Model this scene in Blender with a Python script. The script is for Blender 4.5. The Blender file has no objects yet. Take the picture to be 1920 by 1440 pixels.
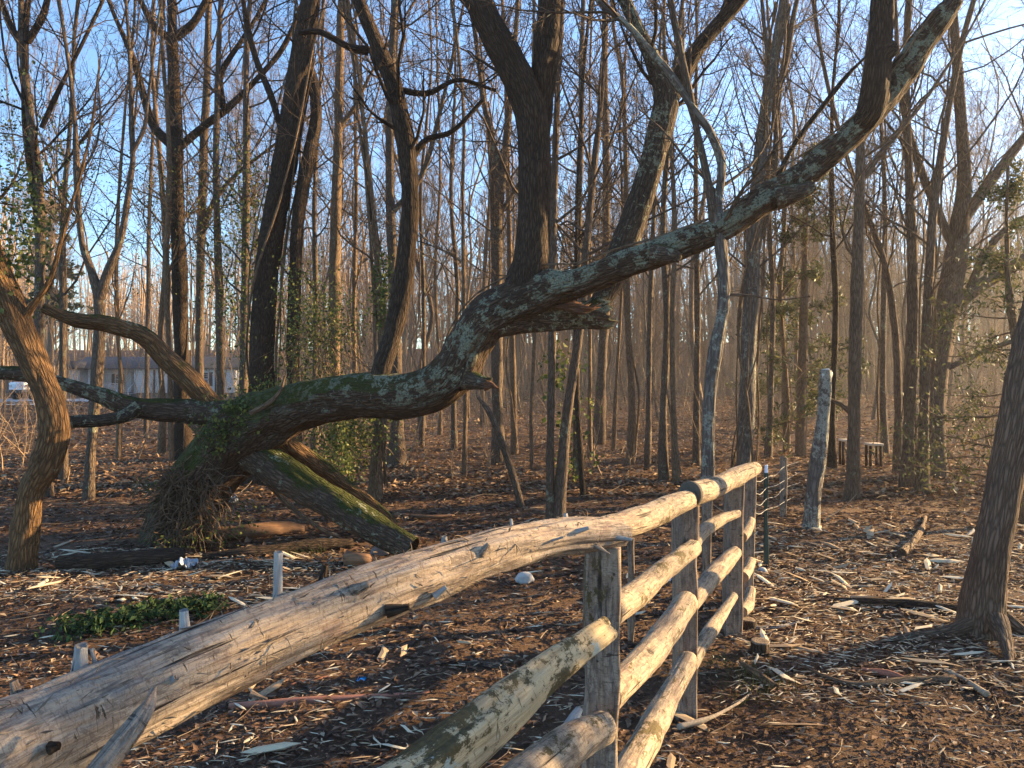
import bpy, math, random
import numpy as np
from mathutils import Vector
random.seed(7); RS = np.random.RandomState(11)
scn = bpy.context.scene
COL = scn.collection

# ------------------------------------------------------------------ camera, sky, sun, exposure
F = 1450.0; HY = 700.0; CH = 1.6; SLOPE_NEAR = 0.0
cam = bpy.data.cameras.new('camera'); camo = bpy.data.objects.new('camera', cam); COL.objects.link(camo)
camo.location = (0, 0, CH); camo.rotation_euler = (math.pi / 2, 0, 0)
cam.sensor_width = 36; cam.lens = 36 * F / 1920; cam.shift_y = -20 / 1920
cam.clip_start = 0.05; cam.clip_end = 1000
scn.camera = camo
SUN_AZ, SUN_EL = math.radians(69), math.radians(14)
w = bpy.data.worlds.new("World"); scn.world = w; w.use_nodes = True
nt = w.node_tree; bg = nt.nodes['Background']
sky = nt.nodes.new('ShaderNodeTexSky'); sky.sky_type = 'NISHITA'; sky.sun_disc = False
sky.sun_elevation = SUN_EL; sky.sun_rotation = SUN_AZ
sky.air_density = 1.0; sky.dust_density = 0.1; sky.ozone_density = 4.0
nt.links.new(sky.outputs[0], bg.inputs[0]); bg.inputs[1].default_value = 0.092
sun = bpy.data.lights.new('sun', 'SUN'); suno = bpy.data.objects.new('sun', sun); COL.objects.link(suno)
S = Vector((math.sin(SUN_AZ) * math.cos(SUN_EL), math.cos(SUN_AZ) * math.cos(SUN_EL), math.sin(SUN_EL)))
suno.rotation_euler = S.to_track_quat('Z', 'Y').to_euler(); suno.location = (20, 10, 12)
sun.energy = 5.0; sun.angle = math.radians(0.6); sun.color = (1.0, 0.72, 0.37)
scn.view_settings.view_transform = 'Standard'; scn.view_settings.look = 'None'
scn.view_settings.gamma = 1; scn.view_settings.use_curve_mapping = False
scn.view_settings.exposure = 2.3

# ------------------------------------------------------------------ helpers
def ground_z(x, y):
    x = np.asarray(x, float); y = np.asarray(y, float)
    d = np.clip((y - 38) / 35, 0, 1.2)
    left = 1 / (1 + np.exp((x + 8) / 6))
    z = -0.72 * d * left + 0.6 * np.clip((y - 30) / 60, 0, 1) * (1 - left)
    z = z + 0.03 * np.sin(x * 0.9 + 1.3) * np.sin(y * 0.7 + .5) * np.clip((y - 2) / 6, 0, 1)
    h = np.clip((y - 82) / 70, 0, 1); z = z + 7.0 * h * h * (3 - 2 * h)
    z = z + 0.25 * np.sin(x * .11 + 2) * np.sin(y * .13) * np.clip((y - 15) / 20, 0, 1) * (1 - left)
    return z

def at(px, py, d):
    return np.array([(px - 960) / F * d, d, CH - (py - HY) / F * d])

def onground(px, py):
    d = CH * F / (py - HY)
    for _ in range(6):
        x = (px - 960) / F * d
        d = (CH - float(ground_z(x, d))) * F / (py - HY)
    return np.array([(px - 960) / F * d, d, float(ground_z((px - 960) / F * d, d))])

def vnoise(P, seed=0):
    """smooth value noise, P (...,3) -> 0..1"""
    P = np.asarray(P, float); I = np.floor(P).astype(np.int64); f = P - I; f = f * f * (3 - 2 * f)
    def h(dx, dy, dz):
        n = (I[..., 0] + dx) * 374761393 + (I[..., 1] + dy) * 668265263 + (I[..., 2] + dz) * 2147483647 + seed * 974711
        n = (n ^ (n >> 13)) * 1274126177; n = n ^ (n >> 16)
        return (n & 0xFFFF) / 65535.0
    fx, fy, fz = f[..., 0], f[..., 1], f[..., 2]
    a = h(0,0,0)*(1-fx)+h(1,0,0)*fx; b = h(0,1,0)*(1-fx)+h(1,1,0)*fx
    c = h(0,0,1)*(1-fx)+h(1,0,1)*fx; d = h(0,1,1)*(1-fx)+h(1,1,1)*fx
    return (a*(1-fy)+b*fy)*(1-fz) + (c*(1-fy)+d*fy)*fz

def tag(o, label=None, cat=None, group=None, kind=None):
    if label: o['label'] = label
    if cat: o['category'] = cat
    if group: o['group'] = group
    if kind: o['kind'] = kind
    return o

def empty(name, loc, label=None, cat=None, group=None, rz=0):
    o = bpy.data.objects.new(name, None); COL.objects.link(o); o.location = Vector([float(v) for v in loc])
    o.rotation_euler = (0, 0, rz); o.empty_display_size = .1
    return tag(o, label, cat, group)

def mesh_from(name, V, Fq, mat, parent=None, rest=None, rnd=None, smooth=True, tri=False, mats=None, midx=None):
    """V (n,3); Fq (m,k) equal-size faces, or a list of faces"""
    me = bpy.data.meshes.new(name)
    V = np.asarray(V, np.float32)
    if parent is not None and not isinstance(parent, str):
        V = V - np.array(parent_world(parent), np.float32)
    if isinstance(Fq, np.ndarray):
        Fl = [Fq]
    else:
        by = {}
        for f in Fq: by.setdefault(len(f), []).append(f)
        Fl = [np.array(v) for v in by.values()]
    loops = np.concatenate([f.ravel() for f in Fl]).astype(np.int32)
    tot = np.concatenate([np.full(len(f), f.shape[1]) for f in Fl]).astype(np.int32)
    start = np.concatenate([[0], np.cumsum(tot)[:-1]]).astype(np.int32)
    me.vertices.add(len(V)); me.vertices.foreach_set('co', V.ravel())
    me.loops.add(len(loops)); me.loops.foreach_set('vertex_index', loops)
    me.polygons.add(len(tot)); me.polygons.foreach_set('loop_start', start); me.polygons.foreach_set('loop_total', tot)
    if smooth: me.polygons.foreach_set('use_smooth', np.ones(len(tot), bool))
    me.update(calc_edges=True)
    if rest is not None:
        a = me.attributes.new('rest', 'FLOAT_VECTOR', 'POINT'); a.data.foreach_set('vector', np.asarray(rest, np.float32).ravel())
    if rnd is not None:
        a = me.attributes.new('rnd', 'FLOAT', 'POINT'); a.data.foreach_set('value', np.asarray(rnd, np.float32).ravel())
    for m in (mats or [mat]): me.materials.append(m)
    if midx is not None: me.polygons.foreach_set('material_index', np.asarray(midx, np.int32))
    o = bpy.data.objects.new(name, me); COL.objects.link(o)
    if parent is not None: o.parent = parent
    return o

def parent_world(p):
    v = np.zeros(3)
    while p is not None:
        v = v + np.array(p.location); p = p.parent
    return v

def unit(v): return v / (np.linalg.norm(v, axis=-1, keepdims=True) + 1e-9)

def tubes(P, R, segs, cap=True, seed=0):
    """P (n,k,3) centre lines, R (n,k) radii -> V, F, rest"""
    n, k = R.shape
    T = np.empty_like(P); T[:, 1:-1] = P[:, 2:] - P[:, :-2]; T[:, 0] = P[:, 1] - P[:, 0]; T[:, -1] = P[:, -1] - P[:, -2]
    T = unit(T)
    ref = np.where(np.abs(T[:, :1, 2:3]) < .8, np.array([[[0, 0, 1.]]]), np.array([[[0, 1., 0]]]))
    A = np.empty_like(P); a = unit(np.cross(T[:, 0], np.broadcast_to(ref[:, 0], T[:, 0].shape))); A[:, 0] = a
    for i in range(1, k):
        a = a - T[:, i] * (a * T[:, i]).sum(-1, keepdims=True); a = unit(a); A[:, i] = a
    B = np.cross(T, A)
    th = np.linspace(0, 2 * np.pi, segs, endpoint=False)
    c, s = np.cos(th), np.sin(th)
    N = A[:, :, None] * c[None, None, :, None] + B[:, :, None] * s[None, None, :, None]
    V = P[:, :, None] + N * R[:, :, None, None]
    L = np.concatenate([np.zeros((n, 1)), np.cumsum(np.linalg.norm(P[:, 1:] - P[:, :-1], axis=-1), 1)], 1)
    off = (np.arange(n) * 3.7 + seed)[:, None, None]
    rest = np.stack([c[None, None] * R[:, :, None] + off * 1.0, s[None, None] * R[:, :, None] + 0 * off, np.broadcast_to(L[:, :, None], (n, k, segs)) + off * .3], -1)
    idx = np.arange(n * k * segs).reshape(n, k, segs)
    a0 = idx[:, :-1]; b0 = idx[:, 1:]
    Fq = np.stack([a0, np.roll(a0, -1, 2), np.roll(b0, -1, 2), b0], -1).reshape(-1, 4)
    return V, Fq, rest, N

def join(parts):
    Vs, Fs, Rs = [], [], []; o = 0
    for V, Fq, R in parts:
        V = V.reshape(-1, 3); Vs.append(V); Fs.append(Fq + o); Rs.append(R.reshape(-1, 3)); o += len(V)
    return np.concatenate(Vs), np.concatenate(Fs), np.concatenate(Rs)

def smooth_line(pts, rad, step):
    """Catmull-Rom through pts, resampled about every step metres"""
    P = np.asarray(pts, float); R = np.asarray(rad, float)
    Pp = np.vstack([2 * P[0] - P[1], P, 2 * P[-1] - P[-2]]); Rp = np.concatenate([[R[0]], R, [R[-1]]])
    outP, outR = [], []
    for i in range(len(P) - 1):
        L = np.linalg.norm(P[i + 1] - P[i]); m = max(2, int(L / step))
        t = np.linspace(0, 1, m, endpoint=False)[:, None]
        p0, p1, p2, p3 = Pp[i:i + 4]; r0, r1, r2, r3 = Rp[i:i + 4]
        cr = lambda a, b, c, d: .5 * (2 * b + (c - a) * t + (2 * a - 5 * b + 4 * c - d) * t ** 2 + (3 * b - a - 3 * c + d) * t ** 3)
        outP.append(cr(p0, p1, p2, p3)); outR.append(cr(r0, r1, r2, r3)[:, 0])
    outP.append(P[-1:]); outR.append(R[-1:])
    return np.concatenate(outP), np.maximum(np.concatenate(outR), .0015)

def log_geo(pts, rad, step=.05, segs=20, lump=.12, furrow=.03, ffreq=28, fz=3.0, seed=0, cap0=False, cap1=False, broken=0.0, flare=0, oval=None, bulges=(), grooves=()):
    """one organic tube with carved furrows; optional end caps, ragged end"""
    P, R = smooth_line(pts, rad, step)
    V, Fq, rest, N = tubes(P[None], R[None], segs, seed=seed * 1.31)
    V = V[0]; N = N[0]; rest = rest[0]; Rr = R[:, None]
    q = rest - np.array([seed * 1.31, 0, 0])
    disp = (vnoise(np.stack([q[..., 0] * 9, q[..., 1] * 9, q[..., 2] * 3.2], -1) + seed * 7, 1) - .5) * 2 * lump * Rr
    disp += (vnoise(np.stack([q[..., 0] * 26, q[..., 1] * 26, q[..., 2] * 9], -1) + seed * 3, 5) - .5) * lump * .6 * Rr
    if furrow:
        n1 = vnoise(np.stack([q[..., 0] * ffreq, q[..., 1] * ffreq, q[..., 2] * fz], -1) + seed * 5, 2)
        n2 = vnoise(np.stack([q[..., 0] * ffreq * 2.3, q[..., 1] * ffreq * 2.3, q[..., 2] * fz * 2.2], -1) + seed * 9, 3)
        disp += (np.abs(n1 - .5) * 2 - .5) * furrow * .7 + (n2 - .5) * furrow * .5
    for (t, th, amp, ws) in bulges:
        zc = q[-1, 0, 2] * t; ang = np.linspace(0, 2 * np.pi, segs, endpoint=False)[None]
        da = np.angle(np.exp(1j * (ang - th)))
        disp += amp * np.exp(-((q[..., 2] - zc) / ws) ** 2 - (da * Rr / ws) ** 2)
    for (gth, z0, z1, dep, wid) in grooves:
        ang = np.linspace(0, 2 * np.pi, segs, endpoint=False)[None]; zz = q[..., 2]
        wv_ = gth + (vnoise(np.stack([zz * 9, 0 * zz + gth * 5, 0 * zz], -1), 4) - .5) * .35
        da = np.angle(np.exp(1j * (ang - wv_))) * Rr
        env = np.clip((zz - z0) / .04, 0, 1) * np.clip((z1 - zz) / .06, 0, 1)
        disp -= dep * env * np.exp(-(da / wid) ** 2)
    if flare:
        h = q[..., 2]; ang = np.linspace(0, 2 * np.pi, segs, endpoint=False)[None]
        disp += flare * np.exp(-h / .22) * (.55 + .65 * np.maximum(0, np.sin(ang * 2.5 + seed)) ** 1.5 * 1.5)
    V = V + N * disp[..., None]
    T = unit(P[-1] - P[-2])
    if broken:
        rag = (vnoise(np.stack([q[-1, :, 0] * 60, q[-1, :, 1] * 60, q[-1, :, 2] * 0], -1), 8) - .3) * R[-1] * (1.6 * broken + .3)
        V[-1] += T * rag[:, None]
        V[-2] += T * rag[:, None] * .5
    Vf = V.reshape(-1, 3); Rf = rest.reshape(-1, 3); k = len(P)
    Fl = Fq
    for end, do in ((0, cap0), (k - 1, cap1)):
        if do:
            ring = np.arange(segs) + end * segs; base = len(Vf)
            sgn = -1 if end == 0 else 1; cpt = V[end].mean(0)
            rings = [ring]
            for sc, dep in ((.93, .06), (.55, -.02 if broken == 0 else -.25), (.05, -.03 if broken == 0 else -.3)):
                tt = unit(P[1] - P[0]) * -1 if end == 0 else T
                nv = cpt + (V[end] - cpt) * sc + tt * R[end] * dep
                nr = rest[end] * np.array([sc, sc, 1]) + np.array([0, 0, 0.02])
                rings.append(np.arange(segs) + len(Vf)); Vf = np.concatenate([Vf, nv]); Rf = np.concatenate([Rf, nr])
            for a, b in zip(rings[:-1], rings[1:]):
                q4 = np.stack([a, np.roll(a, -1), np.roll(b, -1), b], -1)
                if end == 0: q4 = q4[:, ::-1]
                Fl = np.concatenate([Fl, q4])
    return Vf, Fl, Rf, (P, R)

def grow(st, di, ln, rd, k, wig, up, taper=.25, rs=RS):
    n = len(st); P = np.empty((n, k, 3)); P[:, 0] = st; d = unit(di)
    for i in range(1, k):
        d = unit(d + rs.normal(0, wig, (n, 3)) + np.array([0, 0, up]))
        P[:, i] = P[:, i - 1] + d * (ln / (k - 1))[:, None]
    R = rd[:, None] * np.linspace(1, taper, k)[None]
    return P, R

def kids(P, R, nper, lo, ratio, ang, rr, minl=.05, rs=RS):
    n, k, _ = P.shape
    pid = np.repeat(np.arange(n), nper); m = len(pid)
    t = (lo + (1 - lo) * rs.rand(m)) * (k - 1.001); i = t.astype(int); f = (t - i)[:, None]
    st = P[pid, i] * (1 - f) + P[pid, i + 1] * f
    T = unit(P[pid, i + 1] - P[pid, i]); r = R[pid, i] * (1 - f[:, 0]) + R[pid, i + 1] * f[:, 0]
    L = np.linalg.norm(P[:, -1] - P[:, 0], axis=1)[pid]
    perp = unit(np.cross(T, rs.normal(size=(m, 3))))
    a = np.radians(ang) * (.6 + .8 * rs.rand(m))
    d = T * np.cos(a)[:, None] + perp * np.sin(a)[:, None]
    ln = np.maximum(L * ratio * (.5 + .8 * rs.rand(m)) * (1.15 - .7 * t / k), minl)
    return st, d, ln, r * rr

def twigs(st, di, ln, rd, n2=5, n3=4, n4=0, up=.05, wig=.16, min_r=.0047, rs=RS):
    """three levels of branching; returns (V,F,rest)"""
    P1, R1 = grow(st, di, ln, rd, 8, wig, up, .3, rs); out = []
    R1 = np.maximum(R1, min_r)
    V, Fq, r, _ = tubes(P1, R1, 5, seed=1); out.append((V, Fq, r))
    s = kids(P1, R1, n2, .15, .5, 48, .6, rs=rs); P2, R2 = grow(*s, 5, wig * 1.2, up * 1.2, .35, rs); R2 = np.maximum(R2, min_r * .8)
    V, Fq, r, _ = tubes(P2, R2, 3, seed=2); out.append((V, Fq, r))
    s = kids(P2, R2, n3, .1, .55, 45, .65, rs=rs); P3, R3 = grow(*s, 3, wig * 1.6, up * 1.3, .5, rs); R3 = np.maximum(R3, min_r * .6)
    V, Fq, r, _ = tubes(P3, R3, 3, seed=3); out.append((V, Fq, r))
    if n4:
        s = kids(P3, R3, n4, .1, .6, 42, .7, rs=rs); P4, R4 = grow(*s, 2, wig * 1.5, up, .5, rs); R4 = np.maximum(R4, min_r * .5)
        V, Fq, r, _ = tubes(P4, R4, 3, seed=4); out.append((V, Fq, r))
    return join(out)

def leaf_geo(C, size, rs=RS, aspect=1.5, fold=.25, updir=None, flat=0.0):
    """folded leaf of 4 triangles-ish (2 quads) at each centre C (n,3)"""
    n = len(C); size = np.broadcast_to(size, (n,))
    a = unit(rs.normal(size=(n, 3)) * np.array([1, 1, 1 - flat])); nn = unit(rs.normal(size=(n, 3)) * (1 - flat) + np.array([0, 0, 1]) * (flat * 2 + .001))
    b = unit(np.cross(nn, a)); nn = np.cross(a, b)
    L = size[:, None] * aspect * .5; W = size[:, None] * .5
    up = nn * size[:, None] * fold
    v = np.stack([C - a * L, C - b * W + up, C + a * L, C + b * W + up, C - a * L * .0 - up * .0], 1)
    idx = np.arange(n)[:, None] * 5
    Fq = np.concatenate([idx + np.array([[0, 1, 4]]), idx + np.array([[1, 2, 4]]), idx + np.array([[2, 3, 4]]), idx + np.array([[3, 0, 4]])])
    rnd = np.repeat(rs.rand(n), 5)
    return v.reshape(-1, 3), Fq, rnd

def box_geo(c, s, rz=0, bev=0):
    c = np.array(c, float); s = np.array(s, float) / 2
    v = np.array([[x, y, z] for x in (-1, 1) for y in (-1, 1) for z in (-1, 1)], float) * s
    if rz:
        cr, sr = math.cos(rz), math.sin(rz); v = v @ np.array([[cr, sr, 0], [-sr, cr, 0], [0, 0, 1]])
    f = np.array([[0, 1, 3, 2], [4, 6, 7, 5], [0, 4, 5, 1], [2, 3, 7, 6], [0, 2, 6, 4], [1, 5, 7, 3]])
    return v + c, f

def boxes(name, lst, mat, parent=None, bevel=0):
    V, Fq = [], []; o = 0
    for b in lst:
        v, f = box_geo(*b); V.append(v); Fq.append(f + o); o += 8
    ob = mesh_from(name, np.concatenate(V), np.concatenate(Fq), mat, parent, smooth=False)
    if bevel:
        m = ob.modifiers.new('bev', 'BEVEL'); m.width = bevel; m.segments = 2; m.limit_method = 'ANGLE'
    return ob

# ------------------------------------------------------------------ materials
class NT:
    def __init__(s, name):
        s.m = bpy.data.materials.new(name); s.m.use_nodes = True; s.t = s.m.node_tree; s.b = s.t.nodes['Principled BSDF']
        s.b.inputs['Roughness'].default_value = .85
    def n(s, typ, **kw):
        x = s.t.nodes.new('ShaderNode' + typ)
        for k, v in kw.items():
            if k.startswith('i_'):
                x.inputs[int(k[2:]) if k[2:].isdigit() else k[2:].replace('_', ' ')].default_value = v
            else: setattr(x, k, v)
        return x
    def l(s, a, b): s.t.links.new(a, b)
    def attr(s, name): return s.n('Attribute', attribute_name=name)
    def map(s, vec, sc):
        x = s.n('Mapping'); s.l(vec, x.inputs['Vector']); x.inputs['Scale'].default_value = sc; return x.outputs[0]
    def noise(s, vec, scale, detail=4, rough=.55, dist=0):
        x = s.n('TexNoise'); x.inputs['Scale'].default_value = scale; x.inputs['Detail'].default_value = detail
        x.inputs['Roughness'].default_value = rough; x.inputs['Distortion'].default_value = dist
        if vec is not None: s.l(vec, x.inputs['Vector'])
        return x.outputs['Fac']
    def ramp(s, fac, stops):
        x = s.n('ValToRGB'); s.l(fac, x.inputs[0]); e = x.color_ramp.elements
        while len(e) < len(stops): e.new(.5)
        for el, (p, c) in zip(e, stops):
            el.position = p; el.color = (c, c, c, 1) if isinstance(c, (int, float)) else (*c, 1)
        return x.outputs[0]
    def mix(s, f, a, b, mode='MIX'):
        x = s.n('MixRGB', blend_type=mode)
        for i, v in ((0, f), (1, a), (2, b)):
            if isinstance(v, (int, float)): x.inputs[i].default_value = v if i == 0 else (v, v, v, 1)
            elif isinstance(v, tuple): x.inputs[i].default_value = (*v, 1)
            else: s.l(v, x.inputs[i])
        return x.outputs[0]
    def math(s, op, a, b=0.0):
        x = s.n('Math', operation=op)
        for i, v in ((0, a), (1, b)):
            if isinstance(v, (int, float)): x.inputs[i].default_value = v
            else: s.l(v, x.inputs[i])
        return x.outputs[0]
    def bump(s, h, strength, dist=.02, normal=None):
        x = s.n('Bump'); x.inputs['Strength'].default_value = strength; x.inputs['Distance'].default_value = dist
        s.l(h, x.inputs['Height'])
        if normal: s.l(normal, x.inputs['Normal'])
        return x.outputs[0]
    def col(s, c): 
        if isinstance(c, tuple): s.b.inputs['Base Color'].default_value = (*c, 1)
        else: s.l(c, s.b.inputs['Base Color'])
    def nor(s, n): s.l(n, s.b.inputs['Normal'])

def bark(name, c1, c2, fur=(34, 5), bumpd=.02, lichen=0.0, moss=0.0, lcol=(.25, .25, .17), mcol=(.045, .048, .012), lscale=7, mz=None, lz=None, vs=1.0):
    M = NT(name); r = M.attr('rest').outputs['Vector']
    sm = M.map(r, (fur[0], fur[0], fur[1]))
    v = M.n('TexVoronoi', feature='DISTANCE_TO_EDGE'); dn = M.n('TexNoise', i_Scale=1.2, i_Detail=3)
    M.l(sm, dn.inputs['Vector'])
    av = M.n('VectorMath', operation='ADD'); M.l(sm, av.inputs[0]); sc = M.n('VectorMath', operation='SCALE'); M.l(dn.outputs['Color'], sc.inputs[0]); sc.inputs['Scale'].default_value = .7
    M.l(sc.outputs[0], av.inputs[1]); M.l(av.outputs[0], v.inputs['Vector']); v.inputs['Scale'].default_value = 1
    plate = M.ramp(v.outputs['Distance'], [(0, 0.0), (.28, 1.0)])
    fine = M.noise(sm, 2.4, 6, .7)
    big = M.noise(r, 2.5, 3)
    h = M.math('ADD', M.math('MULTIPLY', plate, .6), M.math('MULTIPLY', fine, .6))
    tone = M.math('ADD', M.math('MULTIPLY', h, .75), M.math('MULTIPLY', big, .35))
    c = M.ramp(tone, [(.2, c2), (.95, c1)])
    if moss:
        g = M.n('NewGeometry'); sep = M.n('SeparateXYZ'); M.l(g.outputs['Normal'], sep.inputs[0])
        mk = M.math('ADD', M.math('MULTIPLY', sep.outputs['Z'], .55), M.math('MULTIPLY', M.noise(r, 3.5, 5, .6), 1.0))
        mk = M.ramp(mk, [(1.02 - moss * .45, 0.0), (1.14 - moss * .45, 1.0)])
        if mz:
            sz = M.n('SeparateXYZ'); M.l(r, sz.inputs[0]); zz = M.math('DIVIDE', M.math('ADD', sz.outputs['Z'], M.math('MULTIPLY', M.noise(r, 4, 4), .5)), 8.0)
            mk = M.math('MULTIPLY', mk, M.ramp(zz, [(mz[0] / 8, .25), (mz[1] / 8, 1.0), (mz[2] / 8, 1.0), (mz[3] / 8, 0.0)]))
        c = M.mix(mk, c, M.mix(M.noise(r, 60, 4), tuple(x * .5 for x in mcol), tuple(x * 1.7 for x in mcol)))
    if lichen:
        lf = M.noise(r, lscale, 7, .72, .3); lf2 = M.noise(r, 1.6, 2)
        lk = M.math('ADD', lf, M.math('MULTIPLY', lf2, .5))
        lk = M.ramp(lk, [(.955 - lichen * .30, 0.0), (.985 - lichen * .30, 1.0)])
        lk = M.math('MULTIPLY', lk, M.ramp(M.noise(r, 70, 3, .6), [(.36, 0.15), (.5, 1.0)]))
        if lz:
            sz = M.n('SeparateXYZ'); M.l(r, sz.inputs[0]); zz = M.math('DIVIDE', M.math('ADD', sz.outputs['Z'], M.math('MULTIPLY', M.noise(r, 4, 4), .5)), 8.0)
            g2 = M.n('NewGeometry'); s2 = M.n('SeparateXYZ'); M.l(g2.outputs['Normal'], s2.inputs[0])
            side = M.ramp(M.math('SUBTRACT', M.math('MULTIPLY', s2.outputs['Z'], .6), M.math('MULTIPLY', s2.outputs['Y'], .4)), [(.0, .0), (.3, 1.0)])
            lk = M.math('MULTIPLY', M.math('MULTIPLY', lk, M.ramp(zz, [(lz[0] / 8, .2), (lz[1] / 8, 1.0)])), side)
        c = M.mix(lk, c, M.mix(M.noise(r, 50, 3), tuple(x * .75 for x in lcol), tuple(x * 1.25 for x in lcol)))
    M.col(c); M.nor(M.bump(h, .9, bumpd)); M.b.inputs['Roughness'].default_value = .9
    M.b.inputs['Specular IOR Level'].default_value = .15
    return M.m

M_dark = bark('bark_dark', (.10, .066, .045), (.014, .009, .006), (58, 9), .03)  # near-black: the backlit shade of silhouetted trunks is put into the colour
M_trunk = bark('bark_great_trunk', (.135, .085, .056), (.022, .014, .009), (44, 9), .035, lichen=.70, moss=1.05, lscale=13, mcol=(.055, .056, .014), mz=(.9, 1.5, 3.3, 4.4), lz=(2.6, 3.6))
M_hero = bark('bark_lichen', (.15, .10, .07), (.026, .018, .013), (46, 10), .022, lichen=.55, moss=.5, lscale=15)
M_hero_hi = bark('bark_lichen_high', (.12, .084, .06), (.02, .014, .010), (46, 9), .03, lichen=.55, moss=.0, lscale=15)
M_moss = bark('bark_moss', (.15, .10, .068), (.026, .018, .012), (44, 10), .03, lichen=.3, moss=.6, lscale=11)
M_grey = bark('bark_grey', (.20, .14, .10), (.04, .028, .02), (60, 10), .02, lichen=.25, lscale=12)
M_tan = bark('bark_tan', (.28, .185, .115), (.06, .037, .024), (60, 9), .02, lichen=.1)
M_white = bark('bark_white_lichen', (.2, .16, .13), (.05, .04, .035), (34, 6), .02, lichen=.62, lcol=(.31, .295, .24), lscale=16)
M_grey2 = bark('bark_blotched', (.20, .16, .13), (.045, .036, .03), (34, 6), .02, lichen=.5, lcol=(.27, .265, .21), lscale=14)
M_far = bark('far_bark', (.46, .31, .19), (.14, .09, .055), (60, 9), .01)  # far and mid bark: sunlit warmth of the background woods put into colour
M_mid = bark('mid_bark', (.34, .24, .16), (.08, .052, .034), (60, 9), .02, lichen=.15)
M_lit = bark('bark_sunlit_ochre', (.27, .15, .07), (.035, .02, .012), (44, 8), .035, lichen=.12, moss=.3)  # ochre glow of the low sun is put into this bark colour
M_right = bark('bark_fissured', (.26, .175, .12), (.04, .027, .018), (62, 7), .03, lichen=.12, lscale=12)

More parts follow.
